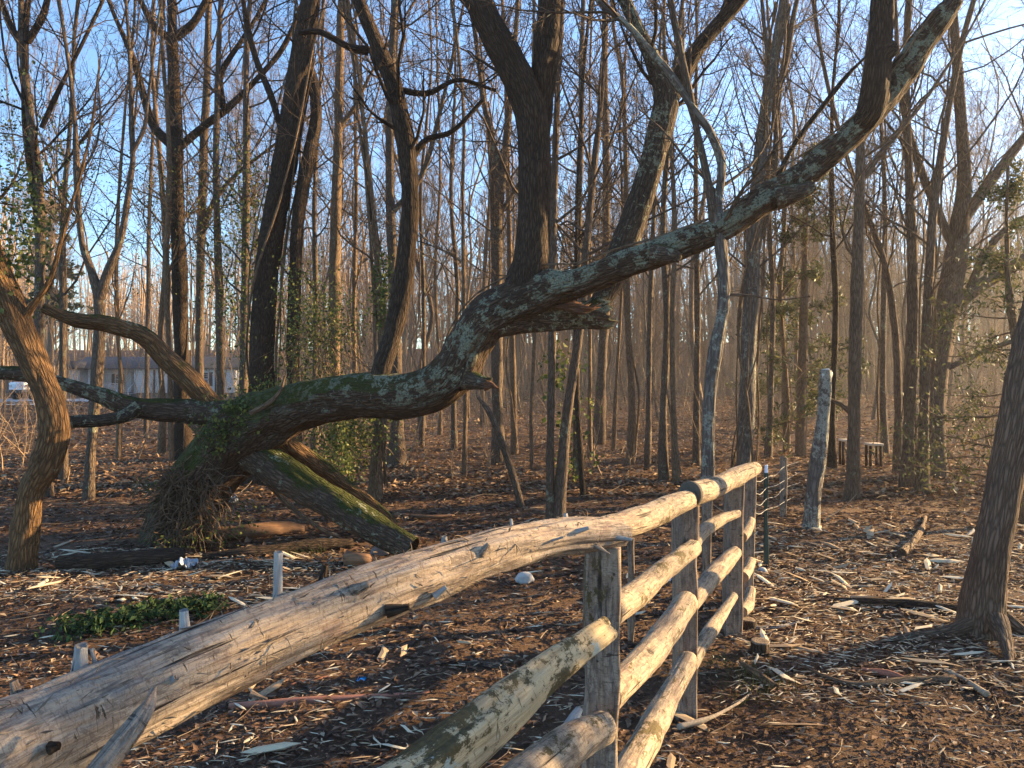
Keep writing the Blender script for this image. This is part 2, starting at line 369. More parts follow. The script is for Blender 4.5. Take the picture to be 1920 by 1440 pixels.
def wood(name, c1, c2, c3, streak=(40, 2.2), spots=.5, moss=0, lichen=0, cracks=.6, bumpd=.006, blue=0):
    M = NT(name); r = M.attr('rest').outputs['Vector']
    sm = M.map(r, (streak[0], streak[0], streak[1]))
    st = M.noise(sm, 1.0, 7, .65, .4); st2 = M.noise(M.map(r, (streak[0] * 3, streak[0] * 3, streak[1] * 2)), 1, 5, .7)
    patch = M.noise(r, 9, 5, .6)
    c = M.ramp(st, [(.28, c3), (.45, c2), (.62, c1)])
    c = M.mix(M.ramp(patch, [(.42, 0.0), (.62, .75)]), c, M.mix(st2, c2, tuple(min(1, x * 1.15) for x in c1)))
    c = M.mix(M.math('MULTIPLY', M.ramp(M.noise(M.map(r, (14, 14, 5)), 1, 6, .7), [(.5, 0.0), (.62, 1.0)]), .55), c, (c2[0] * .75, c2[1] * .78, c2[2] * .9))
    if blue:
        bl = M.math('MULTIPLY', M.ramp(M.noise(M.map(r, (11, 11, 3.2)), 1, 7, .72, .6), [(.52, 0.0), (.58, 1.0)]), blue)
        c = M.mix(bl, c, (.20, .18, .165))
        rd = M.math('MULTIPLY', M.ramp(M.noise(M.map(r, (9, 9, 4)), 1.3, 6, .7, .3), [(.55, 0.0), (.64, 1.0)]), .6)
        c = M.mix(rd, c, (.27, .155, .11))
        pt = M.noise(M.map(r, (10, 10, 4.5)), 1.7, 8, .68, .9)
        c = M.mix(M.math('MULTIPLY', M.ramp(pt, [(.56, 0.0), (.575, 1.0)]), .7), c, M.mix(st2, (c1[0] * .8, c1[1] * .82, c1[2] * .85), (c1[0] * 1.12, c1[1] * 1.14, c1[2] * 1.16)))
        c = M.mix(M.math('MULTIPLY', M.ramp(pt, [(.40, 1.0), (.415, 0.0)]), .55), c, (c3[0] * 1.1, c3[1] * 1.1, c3[2] * 1.2))
        xf = M.noise(M.map(r, (60, 60, 160)), 1, 4, .7, 1.0); c = M.mix(M.math('MULTIPLY', M.ramp(xf, [(.36, 1.0), (.5, 0.0)]), .5), c, (c3[0] * .7, c3[1] * .65, c3[2] * .6))
        gr = M.noise(M.map(r, (100, 100, 11)), 1, 5, .75, .5); c = M.mix(M.ramp(gr, [(.36, .75), (.52, 0.0)]), c, (.07, .052, .045))
    tm = M.noise(M.map(r, (13, 13, 85)), 1, 3, .6, .8); cr = M.math('MULTIPLY', M.ramp(tm, [(.64, 0.0), (.69, 1.0)]), M.ramp(M.noise(r, 7, 3), [(.46, 0.0), (.56, 1.0)]))
    cr = M.math('MULTIPLY', cr, cracks * .8)
    kn = M.n('TexVoronoi'); kn.inputs['Scale'].default_value = 1.0; M.l(M.map(r, (7, 7, 4)), kn.inputs['Vector'])
    kk = M.math('MULTIPLY', M.ramp(M.math('ADD', kn.outputs['Distance'], M.math('MULTIPLY', M.noise(r, 60, 4), .25)), [(.17, 1.0), (.26, 0.0)]), cracks)
    cr = M.math('MAXIMUM', cr, kk)
    sl = M.noise(M.map(r, (55, 55, 1.6)), 1, 3, .5); slit = M.math('MULTIPLY', M.ramp(sl, [(.30, 1.0), (.35, 0.0)]), cracks)
    dk = M.math('MAXIMUM', cr, slit)
    c = M.mix(dk, c, (c3[0] * .25, c3[1] * .22, c3[2] * .2))
    if spots:
        v2 = M.n('TexVoronoi'); v2.inputs['Scale'].default_value = 46; M.l(r, v2.inputs['Vector'])
        sp = M.math('MULTIPLY', M.math('MULTIPLY', M.ramp(v2.outputs['Distance'], [(.08, 1.0), (.17, 0.0)]), M.ramp(M.noise(r, 13, 2), [(.5, 0.0), (.6, 1.0)])), spots)
        c = M.mix(sp, c, (.05, .035, .03))
    if moss:
        mk = M.math('ADD', M.noise(M.map(r, (1, 1, .55)), 38, 8, .8), M.math('MULTIPLY', M.noise(M.map(r, (1, 1, .5)), 7, 3), .75))
        c = M.mix(M.ramp(mk, [(1.0 - moss * .3, 0.0), (1.05 - moss * .3, 1.0)]), c, M.mix(M.noise(r, 90, 2), (.030, .022, .012), (.16, .115, .045)))
    if lichen:
        mk = M.math('ADD', M.noise(M.map(r, (1, 1, 1)), 17, 8, .7), M.math('MULTIPLY', M.noise(r, 4.1, 2), .6))
        c = M.mix(M.ramp(mk, [(.97 - lichen * .3, 0.0), (.99 - lichen * .3, 1.0)]), c, (.36, .39, .33))
    h = M.math('SUBTRACT', M.math('ADD', M.math('MULTIPLY', st, .8), M.math('MULTIPLY', st2, .5)), M.math('MULTIPLY', dk, .8))
    M.col(c); M.nor(M.bump(h, .8, bumpd)); M.b.inputs['Roughness'].default_value = .8; M.b.inputs['Specular IOR Level'].default_value = .2
    return M.m
W_log = wood('weathered_cedar_log', (.52, .39, .27), (.34, .245, .165), (.14, .095, .065), (30, 2.6), .6, cracks=1.0, bumpd=.016, blue=.4)
W_rail = wood('peeled_rail', (.48, .37, .25), (.32, .235, .155), (.13, .092, .06), (44, 5), .5, moss=.08, cracks=.9, bumpd=.01, blue=.3)
W_split = wood('mossy_split_rail', (.60, .46, .27), (.40, .29, .155), (.09, .06, .035), (60, 2.6), .1, moss=.36, lichen=.2, cracks=.9, bumpd=.012)
W_post = wood('weathered_post', (.38, .29, .21), (.21, .145, .10), (.06, .042, .032), (48, 1.6), .05, moss=.02, cracks=.8, bumpd=.008, blue=.5)
W_post2 = wood('red_brown_post', (.36, .25, .17), (.20, .13, .085), (.05, .032, .022), (50, 2.0), .1, cracks=.9, bumpd=.009, blue=.35)
W_grey = wood('silver_wood', (.42, .40, .37), (.26, .235, .21), (.07, .06, .05), (70, 4), .0, cracks=.9, bumpd=.01)
W_white = wood('bleached_wood', (.52, .50, .47), (.30, .27, .24), (.06, .05, .04), (90, 8), .3, cracks=1.0, bumpd=.01)
W_rot = wood('rotten_wood', (.28, .15, .08), (.15, .08, .045), (.07, .04, .025), (50, 4), .2, cracks=.8)
W_red = wood('red_cedar_heart', (.42, .19, .12), (.30, .12, .075), (.12, .06, .04), (60, 1.2), .0, cracks=.3)
W_end = wood('sawn_end', (.46, .36, .25), (.36, .27, .18), (.22, .16, .11), (50, 50), .0, cracks=.3)

def simple(name, c, rough=.8, metal=0, noise=0, scale=20):
    M = NT(name); M.b.inputs['Roughness'].default_value = rough; M.b.inputs['Metallic'].default_value = metal
    if noise:
        f = M.noise(None, scale, 5); x = M.n('TexCoord'); M.l(x.outputs['Object'], f.node.inputs['Vector'])
        M.col(M.mix(f, tuple(v * (1 - noise) for v in c), tuple(min(1, v * (1 + noise)) for v in c)))
    else: M.col(c)
    return M.m
def litter_mat(name, stops, transl=0, rough=.8):
    M = NT(name); M.b.inputs['Roughness'].default_value = rough; M.b.inputs['Specular IOR Level'].default_value = .2
    c = M.ramp(M.attr('rnd').outputs['Fac'], stops); M.col(c)
    if transl:
        tr = M.n('BsdfTranslucent'); M.l(c, tr.inputs[0]); mx = M.n('MixShader'); mx.inputs[0].default_value = transl
        out = M.t.nodes['Material Output']; M.l(M.b.outputs[0], mx.inputs[1]); M.l(tr.outputs[0], mx.inputs[2]); M.l(mx.outputs[0], out.inputs[0])
    return M.m
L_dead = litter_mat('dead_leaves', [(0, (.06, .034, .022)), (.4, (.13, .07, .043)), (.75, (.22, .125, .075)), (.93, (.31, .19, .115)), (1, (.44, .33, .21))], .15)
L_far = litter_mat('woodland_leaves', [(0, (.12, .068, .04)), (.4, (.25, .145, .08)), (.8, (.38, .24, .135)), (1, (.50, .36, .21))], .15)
L_chip = litter_mat('fresh_wood_chips', [(0, (.18, .10, .06)), (.35, (.38, .26, .15)), (.7, (.58, .45, .28)), (1, (.74, .63, .44))])
L_ivy = litter_mat('ivy_green', [(0, (.04, .055, .015)), (.6, (.10, .125, .034)), (1, (.24, .23, .055))], .35, .5)
L_cedar = litter_mat('cedar_green', [(0, (.04, .048, .02)), (.6, (.09, .095, .038)), (1, (.17, .145, .06))], .3, .6)
L_grass = litter_mat('grass_green', [(0, (.05, .07, .02)), (1, (.14, .15, .05))], .3)
L_twig = litter_mat('dry_twigs', [(0, (.09, .06, .04)), (.6, (.20, .14, .09)), (1, (.36, .26, .16))])

def ground_mat():
    M = NT('woodland_floor'); x = M.n('TexCoord').outputs['Object']
    n1 = M.noise(x, .35, 4, .6); n2 = M.noise(x, 6, 8, .75); n3 = M.noise(x, 60, 6, .7)
    a = M.mix(n3, (.045, .028, .018), (.15, .085, .052)); b = M.mix(n2, (.08, .048, .03), (.26, .155, .09))
    c = M.mix(M.ramp(n1, [(.35, 0.0), (.65, 1.0)]), a, b)
    # scattered pale flecks of leaf and bark far off, where single pieces are too small
    v = M.n('TexVoronoi'); v.inputs['Scale'].default_value = 14; M.l(x, v.inputs['Vector'])
    fl = M.math('MULTIPLY', M.ramp(v.outputs['Distance'], [(.12, 1.0), (.3, 0.0)]), M.ramp(v.outputs['Color'], [(.55, 0.0), (.75, 1.0)]))
    c = M.mix(M.math('MULTIPLY', fl, .6), c, (.30, .20, .12))
    M.col(c); M.nor(M.bump(M.math('ADD', n2, M.math('MULTIPLY', n3, .4)), 1, .05)); M.b.inputs['Roughness'].default_value = .95
    M.b.inputs['Specular IOR Level'].default_value = .1
    return M.m
M_ground = ground_mat()

# ------------------------------------------------------------------ ground, drive
def grid_sheet(name, xs, ys, zf, mat):
    X, Y = np.meshgrid(xs, ys); Z = zf(X, Y); V = np.stack([X, Y, Z], -1).reshape(-1, 3)
    i = np.arange(len(xs) * len(ys)).reshape(len(ys), len(xs))
    Fq = np.stack([i[:-1, :-1], i[:-1, 1:], i[1:, 1:], i[1:, :-1]], -1).reshape(-1, 4)
    return mesh_from(name, V, Fq, mat)
def sym(a, n, p):
    t = np.linspace(-1, 1, n); return np.sign(t) * np.abs(t) ** p * a
def gfull(X, Y):
    z = ground_z(X, Y)
    near = np.exp(-((np.abs(X) / 9) ** 2 + ((Y - 4) / 8) ** 2))
    q = np.stack([X * 2.2, Y * 2.2, 0 * X], -1); q2 = q * 4
    return z + (vnoise(q) - .5) * .05 * np.clip(near * 2, 0, 1) + (vnoise(q2, 2) - .5) * .015 * np.clip(near * 2, 0, 1)
g = grid_sheet('ground', sym(600, 200, 3.2), np.concatenate([np.linspace(-60, 0, 20, endpoint=False), np.linspace(0, 1, 200) ** 2.6 * 800]), gfull, M_ground)
tag(g, 'woodland floor of mulch and fallen leaves', kind='structure')
drive = grid_sheet('driveway', np.linspace(-60, -24.3, 30), np.linspace(39, 64, 20), lambda X, Y: ground_z(X, Y) + .03, simple('pale_concrete', (.42, .40, .37), .9, noise=.2, scale=3))
tag(drive, 'pale concrete drive below the parked vehicle', kind='structure')

# ------------------------------------------------------------------ traced trees
def trace(pts, d=None):
    """pixels (x, y, radius px[, depth]) -> points, radii in metres"""
    P, R = [], []; n = len(pts)
    for i, p in enumerate(pts):
        if len(p) > 3: dd = p[3]
        elif isinstance(d, tuple): dd = d[0] + (d[1] - d[0]) * i / max(1, n - 1)
        else: dd = d
        P.append(at(p[0], p[1], dd)); R.append(p[2] * dd / F)
    return P, R

def extend(P, R, length, tip=.025, up=.12, rs=RS):
    d = unit(P[-1] - P[-2]); p = P[-1]; P = list(P); R = list(R); n = max(2, int(length / .9)); r0 = R[-1]
    for i in range(n):
        d = unit(d + rs.normal(0, .06, 3) + np.array([0, 0, up])); p = p + d * length / n
        P.append(p); R.append(r0 + (tip - r0) * (i + 1) / n)
    return P, R

def part(name, parent, pts, rad, mat, **kw):
    V, Fq, r, (P, R) = log_geo(pts, rad, **kw)
    return mesh_from(name, V, Fq, mat, parent, rest=r), P, R

def crown_from(lines, n, lo, L, ang=50, rr=.5, up=.06, n2=5, n3=4, n4=0, minz=2.0, wig=.15, rs=RS, maxr=.05):
    """scatter branch starts over centre lines [(P,R)...] and grow twigs"""
    st, di, ln, rd = [], [], [], []
    wts = np.array([len(p[0]) for p in lines], float); wts /= wts.sum()
    tries = 0
    while len(st) < n and tries < n * 30:
        tries += 1
        P, R = lines[rs.choice(len(lines), p=wts)]; k = len(P)
        t = lo + (1 - lo) * rs.rand(); i = min(k - 2, int(t * (k - 1)))
        if P[i][2] < minz: continue
        T = unit(P[i + 1] - P[i]); pp = unit(np.cross(T, rs.normal(size=3))); a = math.radians(ang * (.6 + .7 * rs.rand()))
        st.append(P[i]); di.append(T * math.cos(a) + pp * math.sin(a)); ln.append(L * (.45 + .8 * rs.rand()) * (1.1 - .5 * t)); rd.append(min(maxr, R[i] * rr))
    if not st: return None
    return twigs(np.array(st), np.array(di), np.array(ln), np.array(rd), n2, n3, n4, up, wig, rs=rs)

def ivy_cloud(name, parent, centers, spread, n, size, mat, rs=RS, aspect=1.4):
    C = np.array(centers, float); i = rs.randint(0, len(C), n)
    sp = np.broadcast_to(np.array(spread, float), (3,))
    # clumpy: offsets cluster around sub-centres
    sub = rs.normal(size=(max(6, n // 30), 3)); si = rs.randint(0, len(sub), n)
    P = C[i] + (sub[si] * .8 + rs.normal(size=(n, 3)) * .35) * sp
    V, Fq, rnd = leaf_geo(P, size * (.6 + .8 * rs.rand(n)), rs, aspect)
    return mesh_from(name, V, Fq, mat, parent, rnd=rnd, smooth=False)

def vine(parent, P, R, n, mat, rs=RS, rv=.012, lo=0., hi=1., name='vine', turns=1.2, gap=1.12):
    P = np.asarray(P); R = np.asarray(R); k = len(P)
    for j in range(n):
        m = 60; t = lo + (hi - lo) * np.linspace(0, 1, m); idx = np.minimum(k - 2, (t * (k - 1)).astype(int)); f = (t * (k - 1) - idx)[:, None]
        C = P[idx] * (1 - f) + P[idx + 1] * f; r = R[idx]
        ph = rs.rand() * 6.28 + np.linspace(0, turns * 6.28 * (rs.rand() - .5) * 2, m) + .5 * np.sin(np.linspace(0, 9, m) + rs.rand() * 6)
        T = unit(P[idx + 1] - P[idx]); A = unit(np.cross(T, [0, 1, .01])); B = np.cross(T, A)
        rad = (r * gap + rv * (1 + np.abs(np.sin(np.linspace(0, 14, m) + rs.rand() * 6)) * 2.5 * (rs.rand(m).cumsum() % 1 > .0)))[:, None]
        Q = C + (A * np.cos(ph)[:, None] + B * np.sin(ph)[:, None]) * rad
        V, Fq, rr, _ = tubes(Q[None], np.full((1, m), rv * (.6 + .7 * rs.rand())), 6, seed=j)
        mesh_from(name, V.reshape(-1, 3), Fq, mat, parent, rest=rr.reshape(-1, 3))

# ---- the big leaning storm-broken tree
T0 = onground(340, 1015)
D0 = T0[1]
hero = empty('leaning_tree', T0, 'massive mossy tree leaning low across the clearing, its long limb rising to the upper right', 'tree')
tp = [(325, 1040, 66, D0), (346, 960, 60, D0), (383, 895, 60, D0), (425, 845, 60, D0), (470, 800, 62, D0 - .1), (540, 770, 50, D0 - .25),
      (615, 748, 43, D0 - .4), (700, 742, 42, D0 - .55), (762, 742, 43, D0 - .65), (812, 728, 46, D0 - .7), (852, 695, 46, D0 - .75),
      (882, 640, 43, D0 - .8), (920, 592, 42, D0 - .85), (968, 558, 40, D0 - .9)]
lp = tp[:-1] + [(1015, 546, 37, D0 - .93), (1080, 530, 29, D0 - 1.0), (1160, 500, 27, D0 - 1.1), (1230, 478, 27, D0 - 1.15),
      (1290, 455, 27, D0 - 1.2), (1360, 425, 27, D0 - 1.25), (1440, 372, 28, D0 - 1.3), (1505, 330, 26, D0 - 1.3), (1560, 285, 25, D0 - 1.35), (1615, 235, 25, D0 - 1.4),
      (1672, 165, 27, D0 - 1.4), (1725, 88, 24, D0 - 1.45), (1762, 40, 24, D0 - 1.5), (1788, 5, 17, D0 - 1.5)]
P, R = trace(lp)
V, Fq, r, (lP, lR) = log_geo(P, R, step=.022, segs=72, lump=.12, furrow=.018, ffreq=32, fz=5, seed=1, cap1=True, broken=.1)
r = r - np.array([1.31, 0, 0])
mesh_from('trunk', V, Fq, M_trunk, hero, rest=r)
# snapped fork with a hollow end, and the lichen limb that climbs from it
P, R = trace([(925, 600, 36, D0 - .86), (985, 588, 37, D0 - .8), (1045, 590, 32, D0 - .75), (1095, 592, 28, D0 - .7), (1130, 588, 29, D0 - .65)])
o, fP, fR = part('broken_fork', hero, P, R, M_hero, step=.02, segs=48, lump=.2, furrow=.02, seed=3, cap1=True, broken=.45)
M_split = bark('torn_heartwood', (.22, .105, .06), (.06, .03, .02), (60, 4), .02)
rq = np.random.RandomState(3)
for k in range(14):
    x0 = 1020 + 75 * rq.rand(); y0 = 566 + 12 * rq.rand(); ln_ = 30 + 35 * rq.rand(); w0 = 3 + 4 * rq.rand()
    P, R = trace([(x0, y0, w0 * .6, D0 - .93), (x0 + ln_ * .5, y0 + 8 * rq.rand(), w0, D0 - .95), (x0 + ln_, y0 - 6 + 12 * rq.rand(), 1.0, D0 - .93 + .06 * rq.rand())])
    part('splinter', hero, P, R, M_split, step=.02, segs=8, lump=.7, furrow=.0, seed=k)
P, R = trace([(1105, 592, 20, D0 - .6), (1130, 560, 21, D0 - .55), (1152, 510, 25, D0 - .5), (1182, 430, 26, D0 - .5), (1212, 340, 24, D0 - .5), (1238, 240, 24, D0 - .5), (1248, 180, 22, D0 - .5), (1222, 110, 15, D0 - .5), (1190, 40, 13, D0 - .5), (1165, -20, 12, D0 - .5), (1140, -120, 8, D0 - .5)])
o, qP, qR = part('limb', hero, P, R, M_hero_hi, step=.03, segs=36, furrow=.012, seed=5)
P, R = trace([(1246, 210, 16, D0 - .5), (1275, 150, 16, D0 - .5), (1310, 90, 15, D0 - .52), (1352, 40, 14, D0 - .55), (1395, -10, 13, D0 - .6), (1460, -90, 9, D0 - .6)])
o, q2P, q2R = part('limb', hero, P, R, M_dark, step=.03, segs=28, furrow=.01, seed=6)
# tall twin limb in the middle
P, R = trace([(975, 575, 44, D0 - .86), (988, 525, 40, D0 - .86), (999, 450, 32, D0 - .86), (1003, 350, 30, D0 - .86), (1000, 250, 31, D0 - .86), (985, 180, 32, D0 - .86), (955, 115, 29, D0 - .86), (925, 60, 26, D0 - .86), (898, 0, 25, D0 - .86), (870, -80, 22, D0 - .86), (850, -220, 14, D0 - .86)])
o, aP, aR = part('limb', hero, P, R, M_dark, step=.025, segs=48, furrow=.02, ffreq=30, seed=7)
P, R = trace([(1005, 260, 26, D0 - .82), (1014, 190, 26, D0 - .82), (1022, 110, 24, D0 - .82), (1030, 30, 22, D0 - .82), (1036, -40, 20, D0 - .82), (1045, -180, 14, D0 - .82)])
o, bP, bR = part('limb', hero, P, R, M_dark, step=.025, segs=40, furrow=.02, seed=8)
# slender limb over the mossy stretch
P, R = trace([(706, 760, 27, D0 - .6), (714, 700, 19, D0 - .55), (738, 620, 17, D0 - .5), (757, 520, 18, D0 - .5), (768, 410, 17, D0 - .5), (766, 310, 17, D0 - .5), (754, 230, 17, D0 - .5), (736, 155, 16, D0 - .5), (708, 85, 15, D0 - .5), (672, 0, 13, D0 - .5), (640, -90, 9, D0 - .5)])
o, cP, cR = part('limb', hero, P, R, M_dark, step=.03, segs=32, furrow=.014, seed=9)
# two props reaching down to the right
P, R = trace([(468, 850, 34, D0 - .1), (540, 892, 32, D0 - .3), (620, 942, 29, D0 - .45), (700, 990, 28, D0 - .6), (772, 1032, 24, D0 - .72)])
part('prop_limb', hero, P, R, M_moss, step=.025, segs=48, furrow=.014, seed=10)
P, R = trace([(500, 808, 18, D0 + .4), (560, 852, 19, D0 + .4), (628, 898, 17, D0 + .35), (692, 942, 14, D0 + .3), (742, 985, 9, D0 + .3)])
part('prop_limb', hero, P, R, M_lit, step=.03, segs=32, lump=.3, furrow=.014, seed=11)
P, R = trace([(455, 865, 7, D0 + .3), (500, 905, 5, D0 + .3), (545, 950, 5, D0 + .2), (600, 990, 4, D0), (640, 1010, 3, D0)])
part('prop_limb', hero, P, R, M_tan, step=.04, segs=12, furrow=.0, seed=12)
# limbs reaching left
P, R = trace([(478, 790, 40, D0 - .05), (430, 778, 26, D0), (370, 774, 22, D0), (325, 770, 21, D0 - .05), (250, 762, 20, D0 - .1), (190, 742, 17, D0 - .15), (120, 720, 14, D0 - .2), (55, 704, 14, D0 - .25), (-10, 698, 12, D0 - .3), (-120, 694, 11, D0 - .3)])
o, l1P, l1R = part('limb', hero, P, R, M_hero, step=.025, segs=40, furrow=.014, lump=.18, seed=13)
P, R = trace([(262, 762, 13, D0 - .15), (235, 780, 13, D0 - .2), (195, 788, 12, D0 - .25), (150, 790, 12, D0 - .3), (98, 792, 11, D0 - .35)])
o, _, _ = part('limb', hero, P, R, M_hero_hi, step=.02, segs=28, furrow=.008, seed=14); tag(o, 'short sawn-off limb crusted with grey lichen')
e = P[-1]; dcut = unit(P[-1] - P[-2])
V, Fq, r, _ = log_geo([e - dcut * .01, e + dcut * .012], [R[-1] * .98, R[-1] * .92], step=.01, segs=20, furrow=0, cap1=True, seed=3)
mesh_from('cut_face', V, Fq, W_end, hero, rest=r)
P, R = trace([(450, 800, 26, D0 + .05), (400, 762, 19, D0 + .05), (355, 712, 20, D0 + .05), (312, 672, 20, D0 + .05), (272, 634, 18, D0), (205, 608, 15, D0 - .05), (140, 600, 13, D0 - .1), (85, 578, 10, D0 - .15)])
o, _, _ = part('limb', hero, P, R, M_lit, step=.025, segs=36, furrow=.014, lump=.2, seed=15, cap1=True, broken=.2); tag(o, 'arching limb with a torn end over the left of the clearing')
P, R = trace([(105, 724, 14, D0 - .2), (75, 700, 14, D0 - .25), (48, 655, 12, D0 - .3), (22, 615, 10, D0 - .3), (5, 560, 8, D0 - .3), (-30, 480, 6, D0 - .3)])
part('limb', hero, P, R, M_hero, step=.03, segs=24, furrow=.01, seed=16)
P, R = trace([(470, 775, 5, D0 - .5), (505, 755, 5, D0 - .55), (526, 732, 3.5, D0 - .55), (534, 705, 2.5, D0 - .5)])
part('dead_branch', hero, P, R, M_tan, step=.03, segs=14, furrow=.003, seed=17)
P, R = trace([(352, 790, 5, D0 + .6), (375, 812, 6, D0 + .5), (400, 826, 5, D0 + .4)])
part('dead_branch', hero, P, R, M_tan, step=.03, segs=12, furrow=.002, seed=18)
# knobs, stubs
for (pts, m, br) in [([(835, 712, 22, D0 - .75), (872, 712, 21, D0 - .85), (897, 716, 15, D0 - .93), (913, 719, 12, D0 - .97)], M_dark, .5), ([(1455, 372, 24, D0 - 1.35), (1495, 362, 17, D0 - 1.4), (1525, 350, 12, D0 - 1.42)], M_dark, .1),
                     ([(1228, 478, 22, D0 - 1.2), (1262, 480, 14, D0 - 1.3), (1275, 484, 8, D0 - 1.32)], M_dark, .1)]:
    P, R = trace(pts); part('branch_stub', hero, P, R, M_hero, step=.015, segs=24, furrow=.01, lump=.18, seed=19, cap1=True, broken=br)
P, R = trace([(908, 722, 9, D0 - .99), (922, 722, 6, D0 - 1.0), (934, 728, 3, D0 - 1.0)])
part('splintered_wood', hero, P, R, M_split, step=.01, segs=12, lump=1.0, furrow=.02, seed=20)
# upright limb beside the upper end
P, R = trace([(1580, 268, 8, D0 - 1.4), (1605, 245, 18, D0 - 1.42), (1630, 208, 25, D0 - 1.48), (1642, 150, 25, D0 - 1.52), (1650, 80, 22, D0 - 1.52), (1655, 10, 20, D0 - 1.52), (1660, -60, 18, D0 - 1.52), (1675, -220, 12, D0 - 1.52)])
o, uP, uR = part('limb', hero, P, R, M_dark, step=.025, segs=36, furrow=.012, seed=21, bulges=[(.30, 0, .03, .05)])
P, R = trace([(1655, 105, 20, D0 - 1.55), (1668, 92, 17, D0 - 1.56), (1676, 86, 11, D0 - 1.56)])
part('burl', hero, P, R, M_dark, step=.02, segs=20, furrow=.005, lump=.3, seed=22, cap1=True)
# crown of the hero tree
c = crown_from([(aP, aR), (bP, bR), (qP, qR), (q2P, q2R), (uP, uR), (cP, cR)], 40, .45, 1.7, 48, .28, .08, 5, 4, 0, 2.9, maxr=.02)
mesh_from('twigs', c[0], c[1], M_dark, hero, rest=c[2])
for nm, pts in (('branch', [(768, 300, 8, 7), (800, 262, 6, 7), (850, 245, 5, 7), (905, 188, 4, 7)]), ('branch', [(690, 95, 9, 7), (655, 88, 7, 7), (600, 60, 6, 7), (560, 62, 5, 7)]),
                ('branch', [(1452, 345, 5, D0 - 1.2), (1490, 270, 5, D0 - 1.2), (1550, 190, 5, D0 - 1.2), (1590, 140, 4, D0 - 1.2), (1625, 105, 2, D0 - 1.2)]), ('branch', [(735, 165, 6, 7), (800, 175, 6, 7), (860, 150, 4, 7), (930, 170, 3, 7)])):
    P, R = trace(pts); part(nm, hero, P, R, M_dark, step=.05, segs=10, furrow=0, seed=31)
# vines wound round the long limb
vine(hero, lP, lR, 2, M_tan, rv=.008, lo=.45, hi=.98, turns=.5)
# moss and ivy at the fork, root tangle at the base
ivy_cloud('ivy', hero, [at(445, 770, D0 - .3), at(420, 810, D0 - .35), at(470, 780, D0 - .35), at(500, 740, D0 + .1)], (.13, .1, .11), 1500, .024, L_ivy)
rs = np.random.RandomState(5); n = 330
st = np.array([at(300 + 95 * rs.rand(), 875 + 110 * rs.rand(), D0 - .32 + .1 * rs.rand()) for _ in range(n)])
Pv, Rv = grow(st, np.array([0.1, -.1, -.5]) + rs.normal(0, .6, (n, 3)), .25 + .4 * rs.rand(n), .003 + .004 * rs.rand(n), 9, .35, -.12, .5, rs)
V, Fq, rr, _ = tubes(Pv, Rv, 4); o = mesh_from('root_tangle', V.reshape(-1, 3), Fq, M_tan, hero, rest=rr.reshape(-1, 3)); o['kind'] = 'stuff'
ivy_cloud('ground_ivy', hero, [at(400, 1000, D0 - .3), at(330, 1005, D0 - .5), at(430, 960, D0 - .1), at(300, 900, D0 - .1)], (.22, .12, .09), 350, .022, L_ivy)

# ---- trees around, traced one by one: (name, label, material, trunk px, [limb px ...], extension m, crown n, L, options)
TR = []
def traced(name, label, mat, trunk, limbs=(), ext=6.0, n=26, L=2.0, d=None, cat='tree', seed=1, segs=22, step=.08, flare=.03, lump=.12, fur=.012, minz=2.2, lo=.25, n3=4, n4=2, group=None, limbmat=None, up=.07, base=None, maxr=.018, vines=0, ivy=None):
    rs = np.random.RandomState(seed * 7 + 3)
    b = np.array(base) if base is not None else onground(trunk[0][0], trunk[0][1]); dd = d or b[1]
    P, R = trace([p if len(p) > 3 else (*p, dd) for p in trunk])
    if segs < 28: R = [R[0]] + [v * .84 for v in R[1:]]
    P[0] = P[0] - np.array([0, 0, .08])
    root = empty(name, (P[0][0], P[0][1], P[0][2] + .08), label, cat, group)
    lines = []
    if ext: P, R = extend(P, R, ext, rs=rs)
    V, Fq, r, (tP, tR) = log_geo(P, R, step=step, segs=segs, lump=lump, furrow=fur, seed=seed, flare=flare, ffreq=30, fz=3.5)
    mesh_from('trunk', V, Fq, mat, root, rest=r); lines.append((tP, tR))
    for j, lb in enumerate(limbs):
        e2 = lb[0] if isinstance(lb[0], (int, float)) else 2.5; pts = lb[1:] if isinstance(lb[0], (int, float)) else lb
        P2, R2 = trace([p if len(p) > 3 else (*p, dd) for p in pts])
        if e2: P2, R2 = extend(P2, R2, e2, .01, rs=rs)
        V, Fq, r, (bP_, bR_) = log_geo(P2, R2, step=step, segs=max(10, segs - 8), lump=lump, furrow=fur * .7, seed=seed + j + 50)
        mesh_from('limb', V, Fq, limbmat or mat, root, rest=r); lines.append((bP_, bR_))
    if n:
        c = crown_from(lines, int(n * .75), lo, L, 50, .42, up, 5, n3, n4, minz, rs=rs, maxr=maxr)
        if c: mesh_from('crown', c[0], c[1], limbmat or mat, root, rest=c[2])
    if vines: vine(root, tP, tR, vines, M_tan, rs=rs, rv=.010 * dd / 8, lo=.02, hi=.6)
    if ivy:
        ivy_cloud('ivy', root, [at(x, y, dd - .15) for x, y in ivy[0]], ivy[1], ivy[2], ivy[3] * dd / 8, L_ivy, rs=rs)
    TR.append(root); return root, tP, tR

